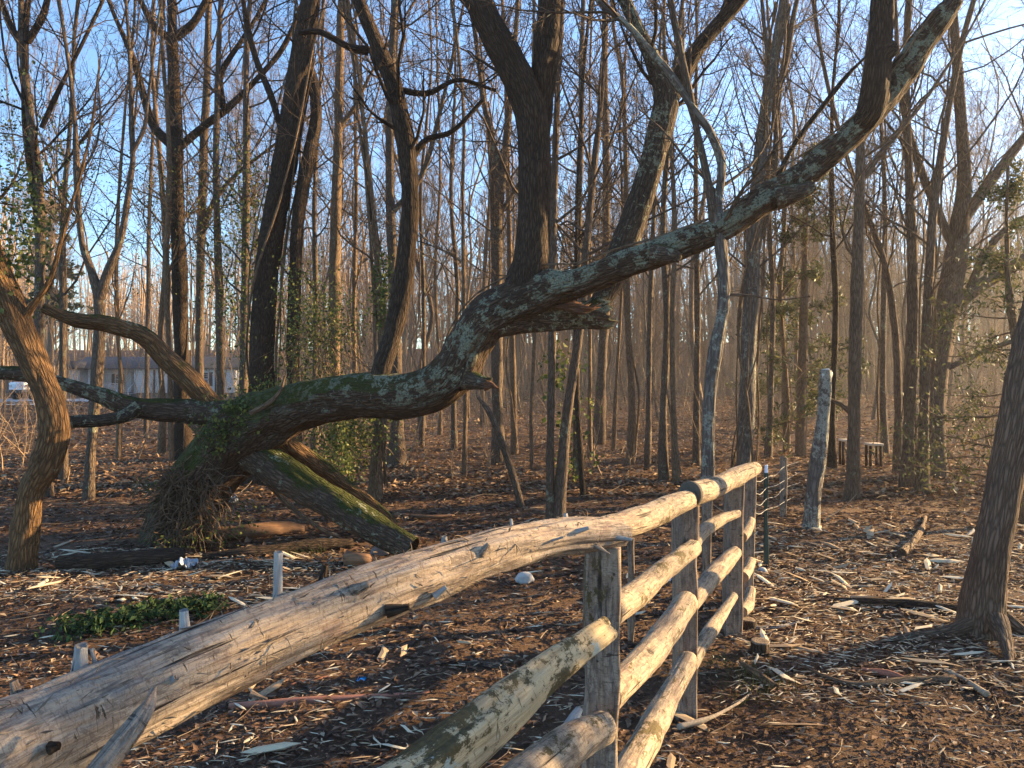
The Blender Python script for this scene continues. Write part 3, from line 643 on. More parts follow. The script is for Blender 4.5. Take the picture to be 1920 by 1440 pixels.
traced('crooked_tree', 'crooked ochre-lit tree with a bulging elbow at the left edge', M_lit,
       [(38, 1068, 30), (50, 980, 23), (62, 915, 22), (88, 865, 27), (103, 810, 25), (95, 755, 24), (68, 690, 25), (38, 625, 27), (5, 540, 28), (-35, 440, 27), (-80, 300, 24)],
       [(1.5, (30, 610, 14), (60, 575, 8), (95, 520, 5), (120, 430, 4))], ext=3, n=10, L=1.4, seed=2, segs=56, step=.03, fur=.02, flare=.04)
twin, tP_, tR_ = traced('twin_stemmed_tree', 'tall dark twin-stemmed tree draped in vines behind the mossy trunk', M_dark,
       [(488, 905, 36), (490, 820, 27), (491, 700, 23), (496, 560, 22), (506, 460, 22), (524, 360, 22), (544, 250, 23), (560, 150, 22), (572, 70, 20), (582, 0, 18), (590, -90, 16)],
       [(0, (550, 895, 20), (551, 780, 13), (550, 650, 12), (553, 520, 12), (560, 400, 12), (578, 300, 13), (593, 220, 11), (586, 150, 10), (565, 90, 8)),
        (3.0, (530, 255, 6), (508, 180, 6), (480, 110, 6), (462, 40, 5), (455, -20, 4))], ext=7, n=26, L=1.8, seed=3, segs=56, step=.045, fur=.022, d=None, vines=4, lump=.1, flare=.08)
traced('oak_with_wide_fork', 'big upright tree with wide-spread arms high up, standing in front of the white house', M_dark,
       [(345, 862, 22), (342, 780, 17), (340, 650, 16), (336, 500, 16), (332, 380, 15), (330, 250, 14), (325, 120, 12), (322, 0, 10), (320, -100, 9)],
       [(3, (338, 275, 8), (385, 235, 7), (430, 200, 7), (480, 150, 5), (530, 90, 5), (565, 10, 4)), (3, (325, 275, 10), (290, 240, 8), (272, 190, 7), (250, 110, 6), (215, 30, 4)),
        (3, (325, 75, 8), (290, 50, 7), (258, -10, 5)), (3, (330, 70, 9), (365, 40, 7), (395, -20, 5)), (2, (420, 205, 6), (412, 150, 6), (430, 110, 5), (470, 50, 4))], ext=6, n=55, L=3.2, seed=4, vines=2,
       ivy=([(345, 420), (335, 340), (300, 330), (260, 325), (350, 480)], (.8, .5, .5), 1300, .018))
traced('slender_tree', 'straight pale-grey trunk just right of the wide-armed tree', M_grey, [(378, 850, 11), (374, 700, 9), (376, 500, 9), (381, 300, 9), (388, 150, 8), (392, 0, 7)],
       [(3, (377, 450, 5), (400, 380, 5), (440, 330, 4), (490, 290, 3))], ext=5, n=36, L=2.6, seed=5)
traced('slender_tree', 'thin stem hugging the left side of the wide-armed tree', M_tan, [(322, 866, 5), (318, 700, 5), (312, 500, 6), (318, 300, 5), (305, 100, 4)], ext=4, n=18, L=2, seed=6)
traced('old_tree', 'grey tree left of centre with a loop-shaped branch, beside the ochre elbow tree', M_grey, [(88, 930, 13), (82, 820, 10), (74, 700, 11), (74, 560, 11), (75, 450, 10), (72, 330, 9), (55, 210, 9), (42, 90, 8), (40, 0, 7)],
       [(2, (45, 90, 7), (20, 50, 6), (5, 10, 5)), (2, (52, 80, 7), (80, 30, 6), (95, -20, 5)), (3, (73, 420, 7), (60, 330, 7), (48, 220, 7), (48, 80, 6)),
        (0, (82, 550, 4), (97, 530, 4), (98, 510, 3), (88, 495, 3)), (3, (78, 240, 5), (100, 190, 5), (125, 140, 4))], ext=5, n=34, L=2.2, seed=7, ivy=([(20, 250), (30, 350), (10, 420), (55, 290)], (.28, .3, .55), 900, .026), limbmat=M_dark)
traced('forked_tree', 'tree forking into a wide Y at head height above the house roof', M_grey, [(165, 938, 12), (170, 850, 10), (178, 760, 12), (186, 640, 13), (186, 565, 12), (172, 510, 9), (155, 460, 7), (146, 380, 7), (143, 290, 7), (138, 200, 5), (120, 60, 4)],
       [(3, (187, 560, 10), (204, 505, 8), (226, 450, 6), (238, 380, 6), (248, 310, 5), (248, 270, 5)), (2, (246, 290, 4), (270, 240, 4), (278, 180, 3))], ext=4, n=40, L=2.0, seed=8)
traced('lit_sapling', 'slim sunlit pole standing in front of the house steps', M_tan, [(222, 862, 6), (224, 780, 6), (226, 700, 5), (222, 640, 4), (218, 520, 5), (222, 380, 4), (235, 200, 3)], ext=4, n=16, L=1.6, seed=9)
traced('slender_tree', 'thin trunk between the house door and the arching limb', M_grey, [(274, 822, 5), (275, 700, 5), (278, 560, 5), (280, 400, 4), (290, 200, 4)], ext=4, n=18, L=2, seed=10)
traced('slender_tree', 'short-boled tree with reddish bark under the torn limb', M_tan, [(303, 852, 8), (305, 760, 7), (300, 640, 6), (310, 480, 6), (300, 300, 5), (285, 120, 4)], ext=4, n=22, L=2, seed=11)
traced('slender_tree', 'trunk in front of the right window of the house', M_grey, [(412, 862, 8), (414, 760, 9), (412, 600, 9), (408, 450, 8), (405, 300, 7), (410, 100, 6)], ext=4, n=30, L=2.4, seed=12)
traced('ivy_tree', 'ivy-clad trunk between the house and the twin-stemmed tree', M_grey, [(455, 880, 11), (457, 700, 10), (460, 500, 9), (462, 300, 8), (462, 100, 6)], ext=4, n=28, L=2.4, seed=13,
       ivy=([(455, 400), (460, 500), (470, 440), (440, 560), (455, 350), (450, 620)], (.32, .4, .5), 1400, .024))
traced('pale_tree', 'tall pale flaky trunk rising behind the ivy thicket', M_tan, [(632, 868, 13), (629, 740, 12), (627, 560, 13), (630, 400, 12), (634, 250, 10), (638, 100, 9), (640, 0, 8)], [(2.5, (634, 240, 5), (665, 200, 4), (700, 130, 3))], ext=6, n=40, L=2.6, seed=14)
shag, sP_, sR_ = traced('shaggy_tree', 'trunk with bark peeling in long strips just behind the mossy limb', M_tan, [(702, 938, 17), (706, 860, 13), (713, 790, 14), (716, 680, 9), (712, 560, 7), (704, 430, 6), (690, 300, 5), (670, 120, 4)], ext=6, n=34, L=2.2, seed=15, vines=6)
traced('sunlit_tree', 'broad trunk sunlit down its right side under the mossy limb', M_grey, [(744, 874, 22), (744, 800, 15), (744, 700, 13), (736, 500, 11), (731, 300, 10), (735, 100, 8)], [(3, (734, 400, 6), (790, 330, 5), (820, 230, 4))], ext=6, n=46, L=2.8, seed=16)
traced('slender_tree', 'thin leaning stem in the gap left of the big grey trunk', M_tan, [(870, 895, 6), (872, 800, 5), (873, 700, 5), (870, 560, 5), (868, 350, 4)], ext=4, n=18, L=1.8, seed=17)
traced('tall_tree', 'stout grey trunk rising through the bend of the great limb', M_grey, [(934, 872, 15), (933, 780, 13), (932, 600, 13), (931, 420, 13), (930, 320, 12), (920, 250, 8), (905, 180, 6), (890, 60, 5)],
       [(3, (934, 400, 8), (945, 300, 8), (955, 210, 6), (965, 90, 5)), (3, (938, 400, 4), (970, 350, 4), (1000, 310, 3))], ext=4, n=55, L=2.8, seed=18)
traced('slender_tree', 'trunk with a thin vine climbing it, right of the stout grey trunk', M_tan, [(964, 852, 8), (963, 760, 7), (960, 620, 7), (955, 450, 6), (950, 200, 5)], ext=4, n=24, L=2.2, seed=19, vines=1)
traced('leaning_tree', 'bare stem leaning left with its top snapped off below the great limb', M_grey, [(980, 952, 8), (966, 905, 8), (948, 850, 8), (930, 800, 7), (912, 765, 6), (896, 745, 3)], ext=0, n=0, seed=20)
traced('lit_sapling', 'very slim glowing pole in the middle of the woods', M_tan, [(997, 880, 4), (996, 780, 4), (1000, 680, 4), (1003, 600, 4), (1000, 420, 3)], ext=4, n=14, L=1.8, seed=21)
traced('pair_tree', 'left one of two close grey trunks behind the fence', M_grey, [(1032, 985, 11), (1031, 900, 9), (1033, 760, 9), (1036, 620, 9), (1036, 480, 9), (1040, 330, 8), (1046, 150, 7)], ext=6, n=34, L=2.2, seed=22)
traced('pair_tree', 'right one of two close grey trunks, tilting to the right', M_grey, [(1046, 985, 15), (1052, 900, 14), (1062, 790, 12), (1076, 690, 11), (1088, 610, 10), (1098, 480, 9), (1112, 330, 8), (1130, 150, 6)], ext=5, n=34, L=2.2, seed=23)
traced('slender_tree', 'thin dark stem right of the pair of grey trunks', M_dark, [(1094, 932, 6), (1088, 850, 6), (1082, 740, 6), (1080, 600, 5), (1082, 380, 4)], ext=4, n=18, L=1.8, seed=24)
traced('slender_tree', 'ivy-footed trunk behind the pair of grey trunks', M_grey, [(1082, 900, 9), (1081, 800, 8), (1080, 660, 8), (1084, 480, 7), (1090, 250, 6)], ext=5, n=26, L=2.2, seed=25, ivy=([(1082, 880), (1080, 780), (1060, 690)], (.2, .2, .35), 350, .04))
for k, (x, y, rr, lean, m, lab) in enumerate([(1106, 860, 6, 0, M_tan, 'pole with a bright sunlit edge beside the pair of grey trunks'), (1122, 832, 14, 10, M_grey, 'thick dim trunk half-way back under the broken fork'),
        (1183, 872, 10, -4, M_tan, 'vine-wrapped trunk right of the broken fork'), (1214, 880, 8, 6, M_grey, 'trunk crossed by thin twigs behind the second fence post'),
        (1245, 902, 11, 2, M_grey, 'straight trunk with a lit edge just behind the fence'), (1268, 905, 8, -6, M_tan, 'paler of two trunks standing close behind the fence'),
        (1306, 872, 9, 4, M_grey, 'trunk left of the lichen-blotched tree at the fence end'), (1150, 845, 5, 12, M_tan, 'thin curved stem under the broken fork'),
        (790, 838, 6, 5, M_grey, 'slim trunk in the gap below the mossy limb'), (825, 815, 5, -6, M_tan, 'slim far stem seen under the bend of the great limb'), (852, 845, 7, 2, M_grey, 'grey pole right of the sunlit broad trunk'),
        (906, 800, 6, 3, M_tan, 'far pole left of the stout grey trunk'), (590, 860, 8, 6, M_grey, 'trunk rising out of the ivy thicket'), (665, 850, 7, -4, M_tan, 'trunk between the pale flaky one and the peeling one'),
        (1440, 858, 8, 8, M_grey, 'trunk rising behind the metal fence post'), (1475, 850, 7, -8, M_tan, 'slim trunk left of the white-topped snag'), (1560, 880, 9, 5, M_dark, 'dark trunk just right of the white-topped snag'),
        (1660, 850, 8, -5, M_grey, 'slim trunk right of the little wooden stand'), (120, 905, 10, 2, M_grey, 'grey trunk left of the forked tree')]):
    d = CH * F / (y - HY)
    traced('woodland_tree', lab, m, [(x, y, rr), (x + lean * .3 + 3 * math.sin(k), y - 120, rr * .8), (x + lean + 4 * math.sin(k * 2), y - 300, rr * .75), (x + lean * 1.4 + 9 * math.sin(k * 3), y - 480, rr * .65), (x + lean * 2.2 + 10 * math.sin(k * 5), y - 700, rr * .45)], ext=5, n=26, L=2.4, seed=60 + k, vines=1 if k % 3 == 2 else 0, segs=14, step=.12)
lich, _, _ = traced('lichen_blotched_tree', 'slender tree blotched with white lichen behind the fence, crossing over the great limb', M_grey2, [(1326, 905, 14), (1328, 820, 13), (1331, 740, 12), (1341, 660, 13), (1355, 590, 11), (1356, 500, 11), (1347, 430, 12), (1346, 380, 9), (1353, 310, 8), (1335, 255, 8), (1300, 205, 8), (1275, 165, 8), (1240, 120, 8), (1180, 50, 7), (1118, -5, 7)],
       [(1, (1298, 215, 6), (1297, 195, 6), (1290, 172, 6)), (2, (1340, 420, 9), (1325, 330, 8), (1310, 260, 7), (1300, 210, 6)), (.01, (1365, 552, 3), (1410, 555, 2.5), (1460, 562, 2), (1515, 556, 1))], ext=3, n=22, L=1.4, seed=26, d=6.0, base=None, limbmat=M_grey, segs=30, step=.05)
vt, vP_, vR_ = traced('vine_clad_tree', 'trunk wrapped in thick pale vines beyond the far end of the fence', M_grey2, [(1392, 900, 17), (1398, 820, 15), (1402, 700, 15), (1408, 560, 14), (1415, 420, 13), (1430, 250, 12), (1450, 120, 10), (1470, 0, 8)],
       [(3, (1440, 200, 6), (1470, 130, 6), (1490, 20, 5)), (3, (1412, 480, 6), (1440, 400, 6), (1455, 300, 5), (1450, 180, 5))], ext=5, n=40, L=2.2, seed=27, vines=9, limbmat=M_grey, segs=28)
P, R = trace([(1520, 1000, 17, 7.9), (1524, 930, 14, 7.9), (1536, 850, 14, 7.9), (1543, 780, 12, 7.9), (1547, 730, 11, 7.9), (1548, 694, 11, 7.9)])
sn = empty('snag', onground(1520, 992), 'broken-topped leaning snag crusted with white lichen', 'dead tree')
part('trunk', sn, P, R, M_white, step=.03, segs=32, lump=.15, furrow=.012, seed=28, cap1=True, flare=.02)
P, R = trace([(1549, 712, 12, 7.9), (1548, 700, 13, 7.9), (1547, 692, 9, 7.9)]); part('lichen_cap', sn, P, R, simple('white_fungus', (.55, .53, .48), .9, noise=.4, scale=60), step=.01, segs=20, lump=.5, furrow=.02, seed=29, cap1=True)
traced('straight_tree', 'straight dark trunk standing in the open path right of the snag', M_right, [(1597, 936, 16), (1600, 870, 12), (1602, 740, 11), (1605, 600, 11), (1608, 480, 10), (1612, 350, 9), (1614, 240, 8), (1625, 120, 6), (1640, 0, 5)],
       [(0, (1602, 780, 5), (1575, 758, 4), (1550, 745, 3)), (2, (1614, 340, 5), (1650, 290, 5), (1700, 230, 4), (1760, 150, 3))], ext=4, n=34, L=2.0, seed=30, segs=28)
traced('spreading_tree', 'large spreading tree at right with arms sweeping to the upper right', M_right, [(1747, 895, 28), (1748, 800, 21), (1757, 700, 21), (1772, 600, 22), (1790, 500, 20), (1800, 420, 17), (1808, 330, 12), (1800, 200, 10), (1790, 60, 8)],
       [(3, (1775, 590, 13), (1825, 545, 13), (1870, 515, 12), (1930, 480, 10)), (4, (1800, 420, 12), (1850, 350, 10), (1895, 290, 9), (1940, 230, 7)), (3, (1795, 480, 8), (1760, 400, 8), (1720, 300, 7), (1690, 180, 5), (1680, 40, 4)),
        (3, (1815, 548, 7), (1850, 470, 7), (1900, 420, 6), (1960, 390, 5)), (2, (1760, 700, 6), (1820, 670, 5), (1900, 640, 4), (1960, 640, 4))], ext=5, n=90, L=2.8, seed=31, segs=30, up=.02)
traced('clump_tree', 'leftmost dark stem of the clump at right', M_right, [(1703, 918, 18), (1704, 830, 13), (1708, 700, 13), (1712, 560, 12), (1708, 400, 10), (1700, 200, 8)], ext=5, n=30, L=2.4, seed=32, vines=2)
traced('clump_tree', 'middle stem of the dark clump at right, with peeling edges', M_right, [(1728, 925, 15), (1732, 820, 11), (1735, 680, 11), (1742, 520, 10), (1752, 380, 9), (1780, 200, 7)], ext=5, n=30, L=2.4, seed=33, vines=3)
traced('woodland_tree', 'slim trunk left of the dark clump at right', M_right, [(1682, 885, 9), (1684, 780, 8), (1680, 640, 8), (1660, 500, 7), (1625, 400, 6), (1590, 300, 5)], ext=5, n=30, L=2.4, seed=34)
traced('foreground_tree', 'sturdy fissured trunk with flared roots at the right edge', M_right, [(1840, 1205, 58), (1842, 1160, 42), (1848, 1090, 36), (1860, 1020, 33), (1874, 960, 31), (1888, 880, 31), (1905, 800, 32), (1920, 720, 33), (1938, 640, 33), (1965, 500, 30), (1990, 250, 26)],
       [(0, (1870, 1165, 20, 4.6), (1886, 1205, 13, 4.4), (1893, 1245, 8, 4.2)), (0, (1820, 1170, 16, 4.7), (1775, 1185, 12, 4.7), (1700, 1195, 8, 4.65), (1640, 1205, 4, 4.6)), (0, (1880, 1160, 16, 4.8), (1920, 1185, 10, 4.75), (1960, 1195, 7, 4.7))],
       ext=4, n=0, seed=35, segs=64, step=.02, fur=.014, flare=.06, d=4.75, lump=.05)

# cedars
def cedar(label, px, py, d, h, spread, n, seed, lean=0, mat=L_cedar, size=.05, low=.1):
    rs = np.random.RandomState(seed); b = at(px, py, d); b[2] = float(ground_z(b[0], b[1]))
    root = empty('cedar', b, label, 'evergreen tree')
    P = [b - [0, 0, .05], b + [lean * .3, 0, h * .35], b + [lean * .7, .1, h * .7], b + [lean, 0, h]]
    part('trunk', root, P, [h * .018, h * .014, h * .009, .01], M_tan, step=.15, segs=12, seed=seed)
    t = low + (1 - low) * rs.rand(n); a = rs.rand(n) * 6.28
    st = b + np.stack([lean * t, 0 * t, h * t], -1); L = spread * (1.1 - t) * (.5 + .6 * rs.rand(n))
    P1, R1 = grow(st, np.stack([np.cos(a), np.sin(a), -.05 + 0 * a], -1), L, .004 + .012 * (1 - t), 8, .12, .02, .3, rs)
    s = kids(P1, R1, 7, .25, .4, 45, .6, rs=rs); P2, R2 = grow(*s, 5, .15, .0, .4, rs)
    g1 = tubes(P1, R1, 5); g2 = tubes(P2, R2, 3); V, Fq, r = join([(g1[0], g1[1], g1[2]), (g2[0], g2[1], g2[2])])
    mesh_from('branches', V, Fq, M_tan, root, rest=r)['kind'] = 'stuff'
    C = np.concatenate([P2[:, 1:].reshape(-1, 3)] * 4); C = C + rs.normal(0, .05, C.shape)
    V, Fq, rnd = leaf_geo(C, size * .42 * (.6 + .8 * rs.rand(len(C))), rs, 3.2, .1)
    mesh_from('crown', V, Fq, mat, root, rnd=rnd, smooth=False)
cedar('dim green cedar behind the white-topped snag', 1500, 850, 15, 6.0, 1.7, 45, 1, .2, size=.08)
cedar('olive cedar with drooping sprays near the right edge', 1925, 860, 8.2, 3.9, 1.7, 46, 3, -.2, size=.045)
cedar('yellow-green pine far off behind the left trees', 95, 760, 44, 11.5, 3.2, 60, 4, size=.22, low=.4)
cedar('low cedar in the dark behind the fence end', 1470, 815, 22, 4.5, 2.0, 40, 5, size=.1)

cedar('cedar standing beyond the right edge, shading the near end of the log', 3590, 1500, 2.7, 4.6, 1.5, 150, 11, size=.08, low=.22)  # added out of view so its boughs keep low sun off the log
# ivy thicket beside the twin-stemmed tree
b = onground(600, 880); th = empty('ivy_thicket', b, 'tangle of sunlit ivy and reddish stems beside the twin-stemmed tree', 'ivy')
o = ivy_cloud('leaves', th, [at(x, y, 10.2) for x, y in [(580, 590), (600, 640), (570, 680), (620, 610), (640, 590), (575, 540), (600, 720), (610, 780), (650, 800), (670, 830), (620, 850), (655, 870), (630, 830), (590, 640)]], (.27, .4, .25), 4600, .028, L_ivy)
rs = np.random.RandomState(9); n = 120
st = np.array([at(560 + 110 * rs.rand(), 560 + 250 * rs.rand(), 10 + .4 * rs.rand()) for _ in range(n)])
Pv, Rv = grow(st, np.array([0, 0, -1]) + rs.normal(0, .35, (n, 3)), .6 + .9 * rs.rand(n), .003 + .005 * rs.rand(n), 10, .25, -.05, .6, rs)
V, Fq, rr, _ = tubes(Pv, Rv, 4); mesh_from('stems', V.reshape(-1, 3), Fq, M_tan, th, rest=rr.reshape(-1, 3))
for lab, cs, sp, n, dd in [('small ivy curtain hanging by the slender limb', [(718, 540), (715, 570), (722, 500)], (.09, .1, .22), 420, 9.6), ('low green creeper at the foot of the peeling trunk', [(700, 800), (690, 830), (660, 815)], (.25, .2, .15), 700, 9.6),
                        ('ivy hanging over the left edge above the crooked tree', [(10, 470), (0, 520), (25, 430), (8, 380)], (.2, .2, .25), 900, 6.2), ('green creeper column right of the broken fork prop', [(645, 880), (640, 850), (650, 910)], (.1, .15, .3), 600, 9.2)]:
    c0 = at(*cs[0], dd); rt = empty('ivy', (c0[0], c0[1], c0[2]), lab, 'ivy'); ivy_cloud('leaves', rt, [at(*q, dd) for q in cs], sp, n, .03, L_ivy)

# ------------------------------------------------------------------ the woods beyond: copies of eight kinds of tree
def proto(seed):
    rs = np.random.RandomState(seed); H = 13 + 6 * rs.rand(); r0 = .028 + .040 * rs.rand()
    k = 10; P = np.zeros((k, 3)); z = np.linspace(-.15, H, k); P[:, 2] = z
    P[:, 0] = np.cumsum(rs.normal(0, .24, k)); P[:, 1] = np.cumsum(rs.normal(0, .24, k)); P[:, :2] -= P[0, :2]
    R = np.interp(z, [-.15, .4, H * .6, H], [r0 * 1.4, r0, r0 * .6, .015])
    V, Fq, r, (tP, tR) = log_geo(P, R, step=.35, segs=9, lump=.1, furrow=0, seed=seed)
    lines = [(tP, tR)]; lim = []
    for j in range(rs.randint(2, 5)):
        i = int(len(tP) * (.35 + .4 * rs.rand())); d = unit(np.array([rs.normal(), rs.normal(), 1.6])); n_ = 5
        L = H * (.25 + .2 * rs.rand()); Pl, Rl = grow(tP[i][None], d[None], np.array([L]), np.array([tR[i] * .6]), 7, .1, .12, .25, rs)
        g = tubes(Pl, Rl, 6, seed=j); lim.append((g[0], g[1], g[2])); lines.append((Pl[0], Rl[0]))
    tr = join([(V, Fq, r)] + lim)
    c = crown_from(lines, 30, .25, 2.8, 42, .4, .12, 6, 5, 3, 2.2, rs=rs, maxr=.018)
    return tr, c, H
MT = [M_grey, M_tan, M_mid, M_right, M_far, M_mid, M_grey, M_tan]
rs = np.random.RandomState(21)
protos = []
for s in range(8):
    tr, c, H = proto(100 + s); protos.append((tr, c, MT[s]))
pm = []
spots = []
def blocked(x, y):
    px = 960 + x / y * F
    if y > 14 and 10 < px < 75 and y < 60: return rs.rand() < .8     # sight line to the vehicle
    if 120 < px < 445 and y < 74: return rs.rand() < .9              # sight line to the house
    if y < 30 and 1560 < px < 1700: return rs.rand() < .8            # path
    if y < 28: return rs.rand() < .5
    return False
while len(spots) < 158:
    y = 19 + 49 * rs.rand() ** .85; x = (rs.rand() * 2 - 1) * .74 * y
    if blocked(x, y) or any((x - a) ** 2 + (y - b_) ** 2 < .8 for a, b_ in spots) or (x < -20 and y > 34 and 120 < 960 + x / y * F < 450 and y > 66): continue
    if x < -24 and 38 < y < 64: continue
    spots.append((x, y))
nview = len(spots)
while len(spots) < nview + 20:      # the woods going on to the right, out of the picture, that shade the clearing
    a = math.radians(38 + 62 * rs.rand()); dd = 9 + 52 * rs.rand() ** .8; x, y = dd * math.sin(a), dd * math.cos(a)
    if any((x - p) ** 2 + (y - q) ** 2 < 2.0 for p, q in spots): continue
    spots.append((x, y))
first = {}
for i, (x, y) in enumerate(spots):
    k = rs.randint(8); tr, c, m = protos[k]
    if i >= nview: lab, grp = 'bare tree in the woods beyond the right edge of the clearing', 'woods to the right'
    elif 120 < 960 + x / y * F < 450: lab, grp = 'one of the bare slim trees in front of and around the white house', 'bare trees by the house'
    elif x < 0: lab, grp = 'one of the slim bare trees in the woods behind the leaning tree', 'bare trees of the left woods'
    else: lab, grp = 'one of the slim bare trees in the woods behind the fence and the path', 'bare trees of the right woods'
    z = float(ground_z(x, y)); sc = .8 + .45 * rs.rand()
    root = empty('bare_tree', (x, y, z), lab, 'tree', grp, rz=rs.rand() * 6.28); root.scale = (sc, sc, sc * (.95 + .15 * rs.rand()))
    root.rotation_euler[0] = rs.normal(0, .055); root.rotation_euler[1] = rs.normal(0, .055)
    if rs.rand() < .12 and y > 20: root.rotation_euler[0] = rs.normal(0, .3); root.rotation_euler[1] = rs.normal(0, .3)
    if k not in first:
        rt = root.location.copy(); root.location = (0, 0, 0)
        a = mesh_from('trunk', tr[0], tr[1], m, root, rest=tr[2]); b_ = mesh_from('crown', c[0], c[1], m, root, rest=c[2]); first[k] = (a, b_); root.location = rt
    else:
        for q in first[k]:
            q2 = q.copy(); COL.objects.link(q2); q2.parent = root

# far woods, one mass
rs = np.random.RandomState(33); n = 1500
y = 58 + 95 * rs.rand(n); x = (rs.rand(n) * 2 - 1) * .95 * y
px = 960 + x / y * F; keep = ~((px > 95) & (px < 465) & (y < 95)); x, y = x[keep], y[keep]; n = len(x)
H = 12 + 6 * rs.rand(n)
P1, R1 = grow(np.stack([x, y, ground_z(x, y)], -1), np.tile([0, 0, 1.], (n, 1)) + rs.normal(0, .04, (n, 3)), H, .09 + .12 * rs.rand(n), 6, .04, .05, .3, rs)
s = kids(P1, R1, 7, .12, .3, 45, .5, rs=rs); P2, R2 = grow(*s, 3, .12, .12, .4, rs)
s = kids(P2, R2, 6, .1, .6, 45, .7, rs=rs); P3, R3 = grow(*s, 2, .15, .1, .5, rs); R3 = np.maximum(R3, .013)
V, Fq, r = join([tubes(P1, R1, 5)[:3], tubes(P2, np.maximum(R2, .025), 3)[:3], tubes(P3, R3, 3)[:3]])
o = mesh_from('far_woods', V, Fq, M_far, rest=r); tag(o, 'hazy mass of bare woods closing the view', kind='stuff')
# thin shoots and undergrowth
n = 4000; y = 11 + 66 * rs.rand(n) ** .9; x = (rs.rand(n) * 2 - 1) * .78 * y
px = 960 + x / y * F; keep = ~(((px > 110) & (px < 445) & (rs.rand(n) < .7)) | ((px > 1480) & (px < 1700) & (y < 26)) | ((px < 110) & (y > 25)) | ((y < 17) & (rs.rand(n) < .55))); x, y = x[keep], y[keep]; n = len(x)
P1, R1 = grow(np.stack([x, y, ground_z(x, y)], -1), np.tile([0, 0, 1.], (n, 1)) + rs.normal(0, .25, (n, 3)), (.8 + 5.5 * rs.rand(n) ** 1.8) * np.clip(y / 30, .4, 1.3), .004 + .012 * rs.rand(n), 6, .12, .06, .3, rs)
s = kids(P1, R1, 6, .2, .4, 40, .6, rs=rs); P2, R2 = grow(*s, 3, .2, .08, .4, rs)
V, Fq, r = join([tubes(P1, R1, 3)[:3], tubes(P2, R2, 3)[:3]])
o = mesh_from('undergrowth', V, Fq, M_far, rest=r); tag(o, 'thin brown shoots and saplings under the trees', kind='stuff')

# ------------------------------------------------------------------ white house far behind
HD = 75.0
HZ = -.74
def hx(px): return (px - 960) / F * HD
def hz(py): return CH - (py - HY) / F * HD
def siding():
    M = NT('white_siding'); x = M.n('TexCoord').outputs['Object']; M.col(M.mix(M.noise(x, 1.2, 3), (.80, .81, .83), (.86, .86, .87))); M.b.inputs['Roughness'].default_value = .6
    return M.m
Ms = siding(); M_roof = simple('grey_shingle', (.09, .085, .085), .9, noise=.25, scale=6); M_glass = simple('dark_glass', (.02, .022, .025), .15); M_shut = simple('black_shutter', (.03, .03, .035), .6); M_trim = simple('white_trim', (.75, .76, .78), .6)
x0, x1 = hx(128), hx(440); eave, base = 2.15, HZ + .45
house = empty('white_house', ((x0 + x1) / 2, HD, HZ), 'long low white-sided house with a dark roof seen through the trees', 'house')
xp0, xp1 = hx(147), hx(255)      # recessed porch
boxes('wall', [(((xp1 + x1) / 2, HD + 4, (eave + base) / 2), (x1 - xp1, 8, eave - base)), (((xp0 + xp1) / 2, HD + 4.9, (eave + base) / 2 + .001), (xp1 - xp0 + .01, 6.2, eave - base)), (((x0 + xp0) / 2, HD + 4, (eave + base) / 2), (xp0 - x0, 8, eave - base))], simple('white_sheathing', (.7, .71, .74), .8), house)
nb = 14; bh = (eave - base) / nb
def clap(xa, xb, y):     # clapboards: overlapping tilted boards, each one its own part
    proto_o = None
    for i in range(nb):
        z = base + i * bh
        if proto_o is None or True:
            V = np.array([[xa, y - .035, z], [xb, y - .035, z], [xb, y - .012, z + bh], [xa, y - .012, z + bh], [xa, y - .002, z], [xb, y - .002, z]])
            mesh_from('siding_board', V, np.array([[0, 1, 2, 3], [4, 5, 1, 0]]), Ms, house, smooth=False)
clap(xp1, x1, HD); clap(x0, xp0, HD); clap(xp0, xp1, HD + 1.8)
boxes('skirting', [(((x0 + x1) / 2, HD + 4, (HZ + base) / 2 - .15), (x1 - x0 - .1, 7.9, base - HZ + .3))], simple('grey_skirting', (.10, .095, .09), .9), house)
boxes('porch_floor', [(((xp0 + xp1) / 2, HD + .9, base - .06), (xp1 - xp0, 1.8, .12))], simple('porch_boards', (.3, .29, .28), .8, noise=.2), house)
rz_ = eave + 1.15
V = np.array([[x0 - .4, HD - .5, eave], [x1 + .3, HD - .5, eave], [x1 + .3, HD + 4, rz_], [x0 - .4, HD + 4, rz_], [x0 - .4, HD + 8.5, eave], [x1 + .3, HD + 8.5, eave], [x0 - .4, HD - .5, eave - .16], [x1 + .3, HD - .5, eave - .16], [x0 - .4, HD + 8.5, eave - .16], [x1 + .3, HD + 8.5, eave - .16]])
roof = mesh_from('roof', V, [[0, 1, 2, 3], [3, 2, 5, 4], [6, 7, 1, 0], [4, 5, 9, 8], [6, 8, 9, 7], [0, 3, 4, 8, 6], [1, 7, 9, 5, 2]], M_roof, house, smooth=False)
boxes('vent_pipe', [((hx(396), HD + 1.6, eave + .75), (.1, .1, .5))], M_trim, roof)
gx0, gx1 = hx(118), hx(166)  # small cross gable
V = np.array([[gx0, HD - .7, eave - .05], [(gx0 + gx1) / 2, HD - .7, eave + .65], [gx1, HD - .7, eave - .05], [gx0, HD + 3, eave - .05], [(gx0 + gx1) / 2, HD + 3, eave + .65], [gx1, HD + 3, eave - .05]])
mesh_from('gable_roof', V, [[0, 2, 1], [0, 1, 4, 3], [1, 2, 5, 4], [0, 3, 5, 2]], M_roof, house, smooth=False)
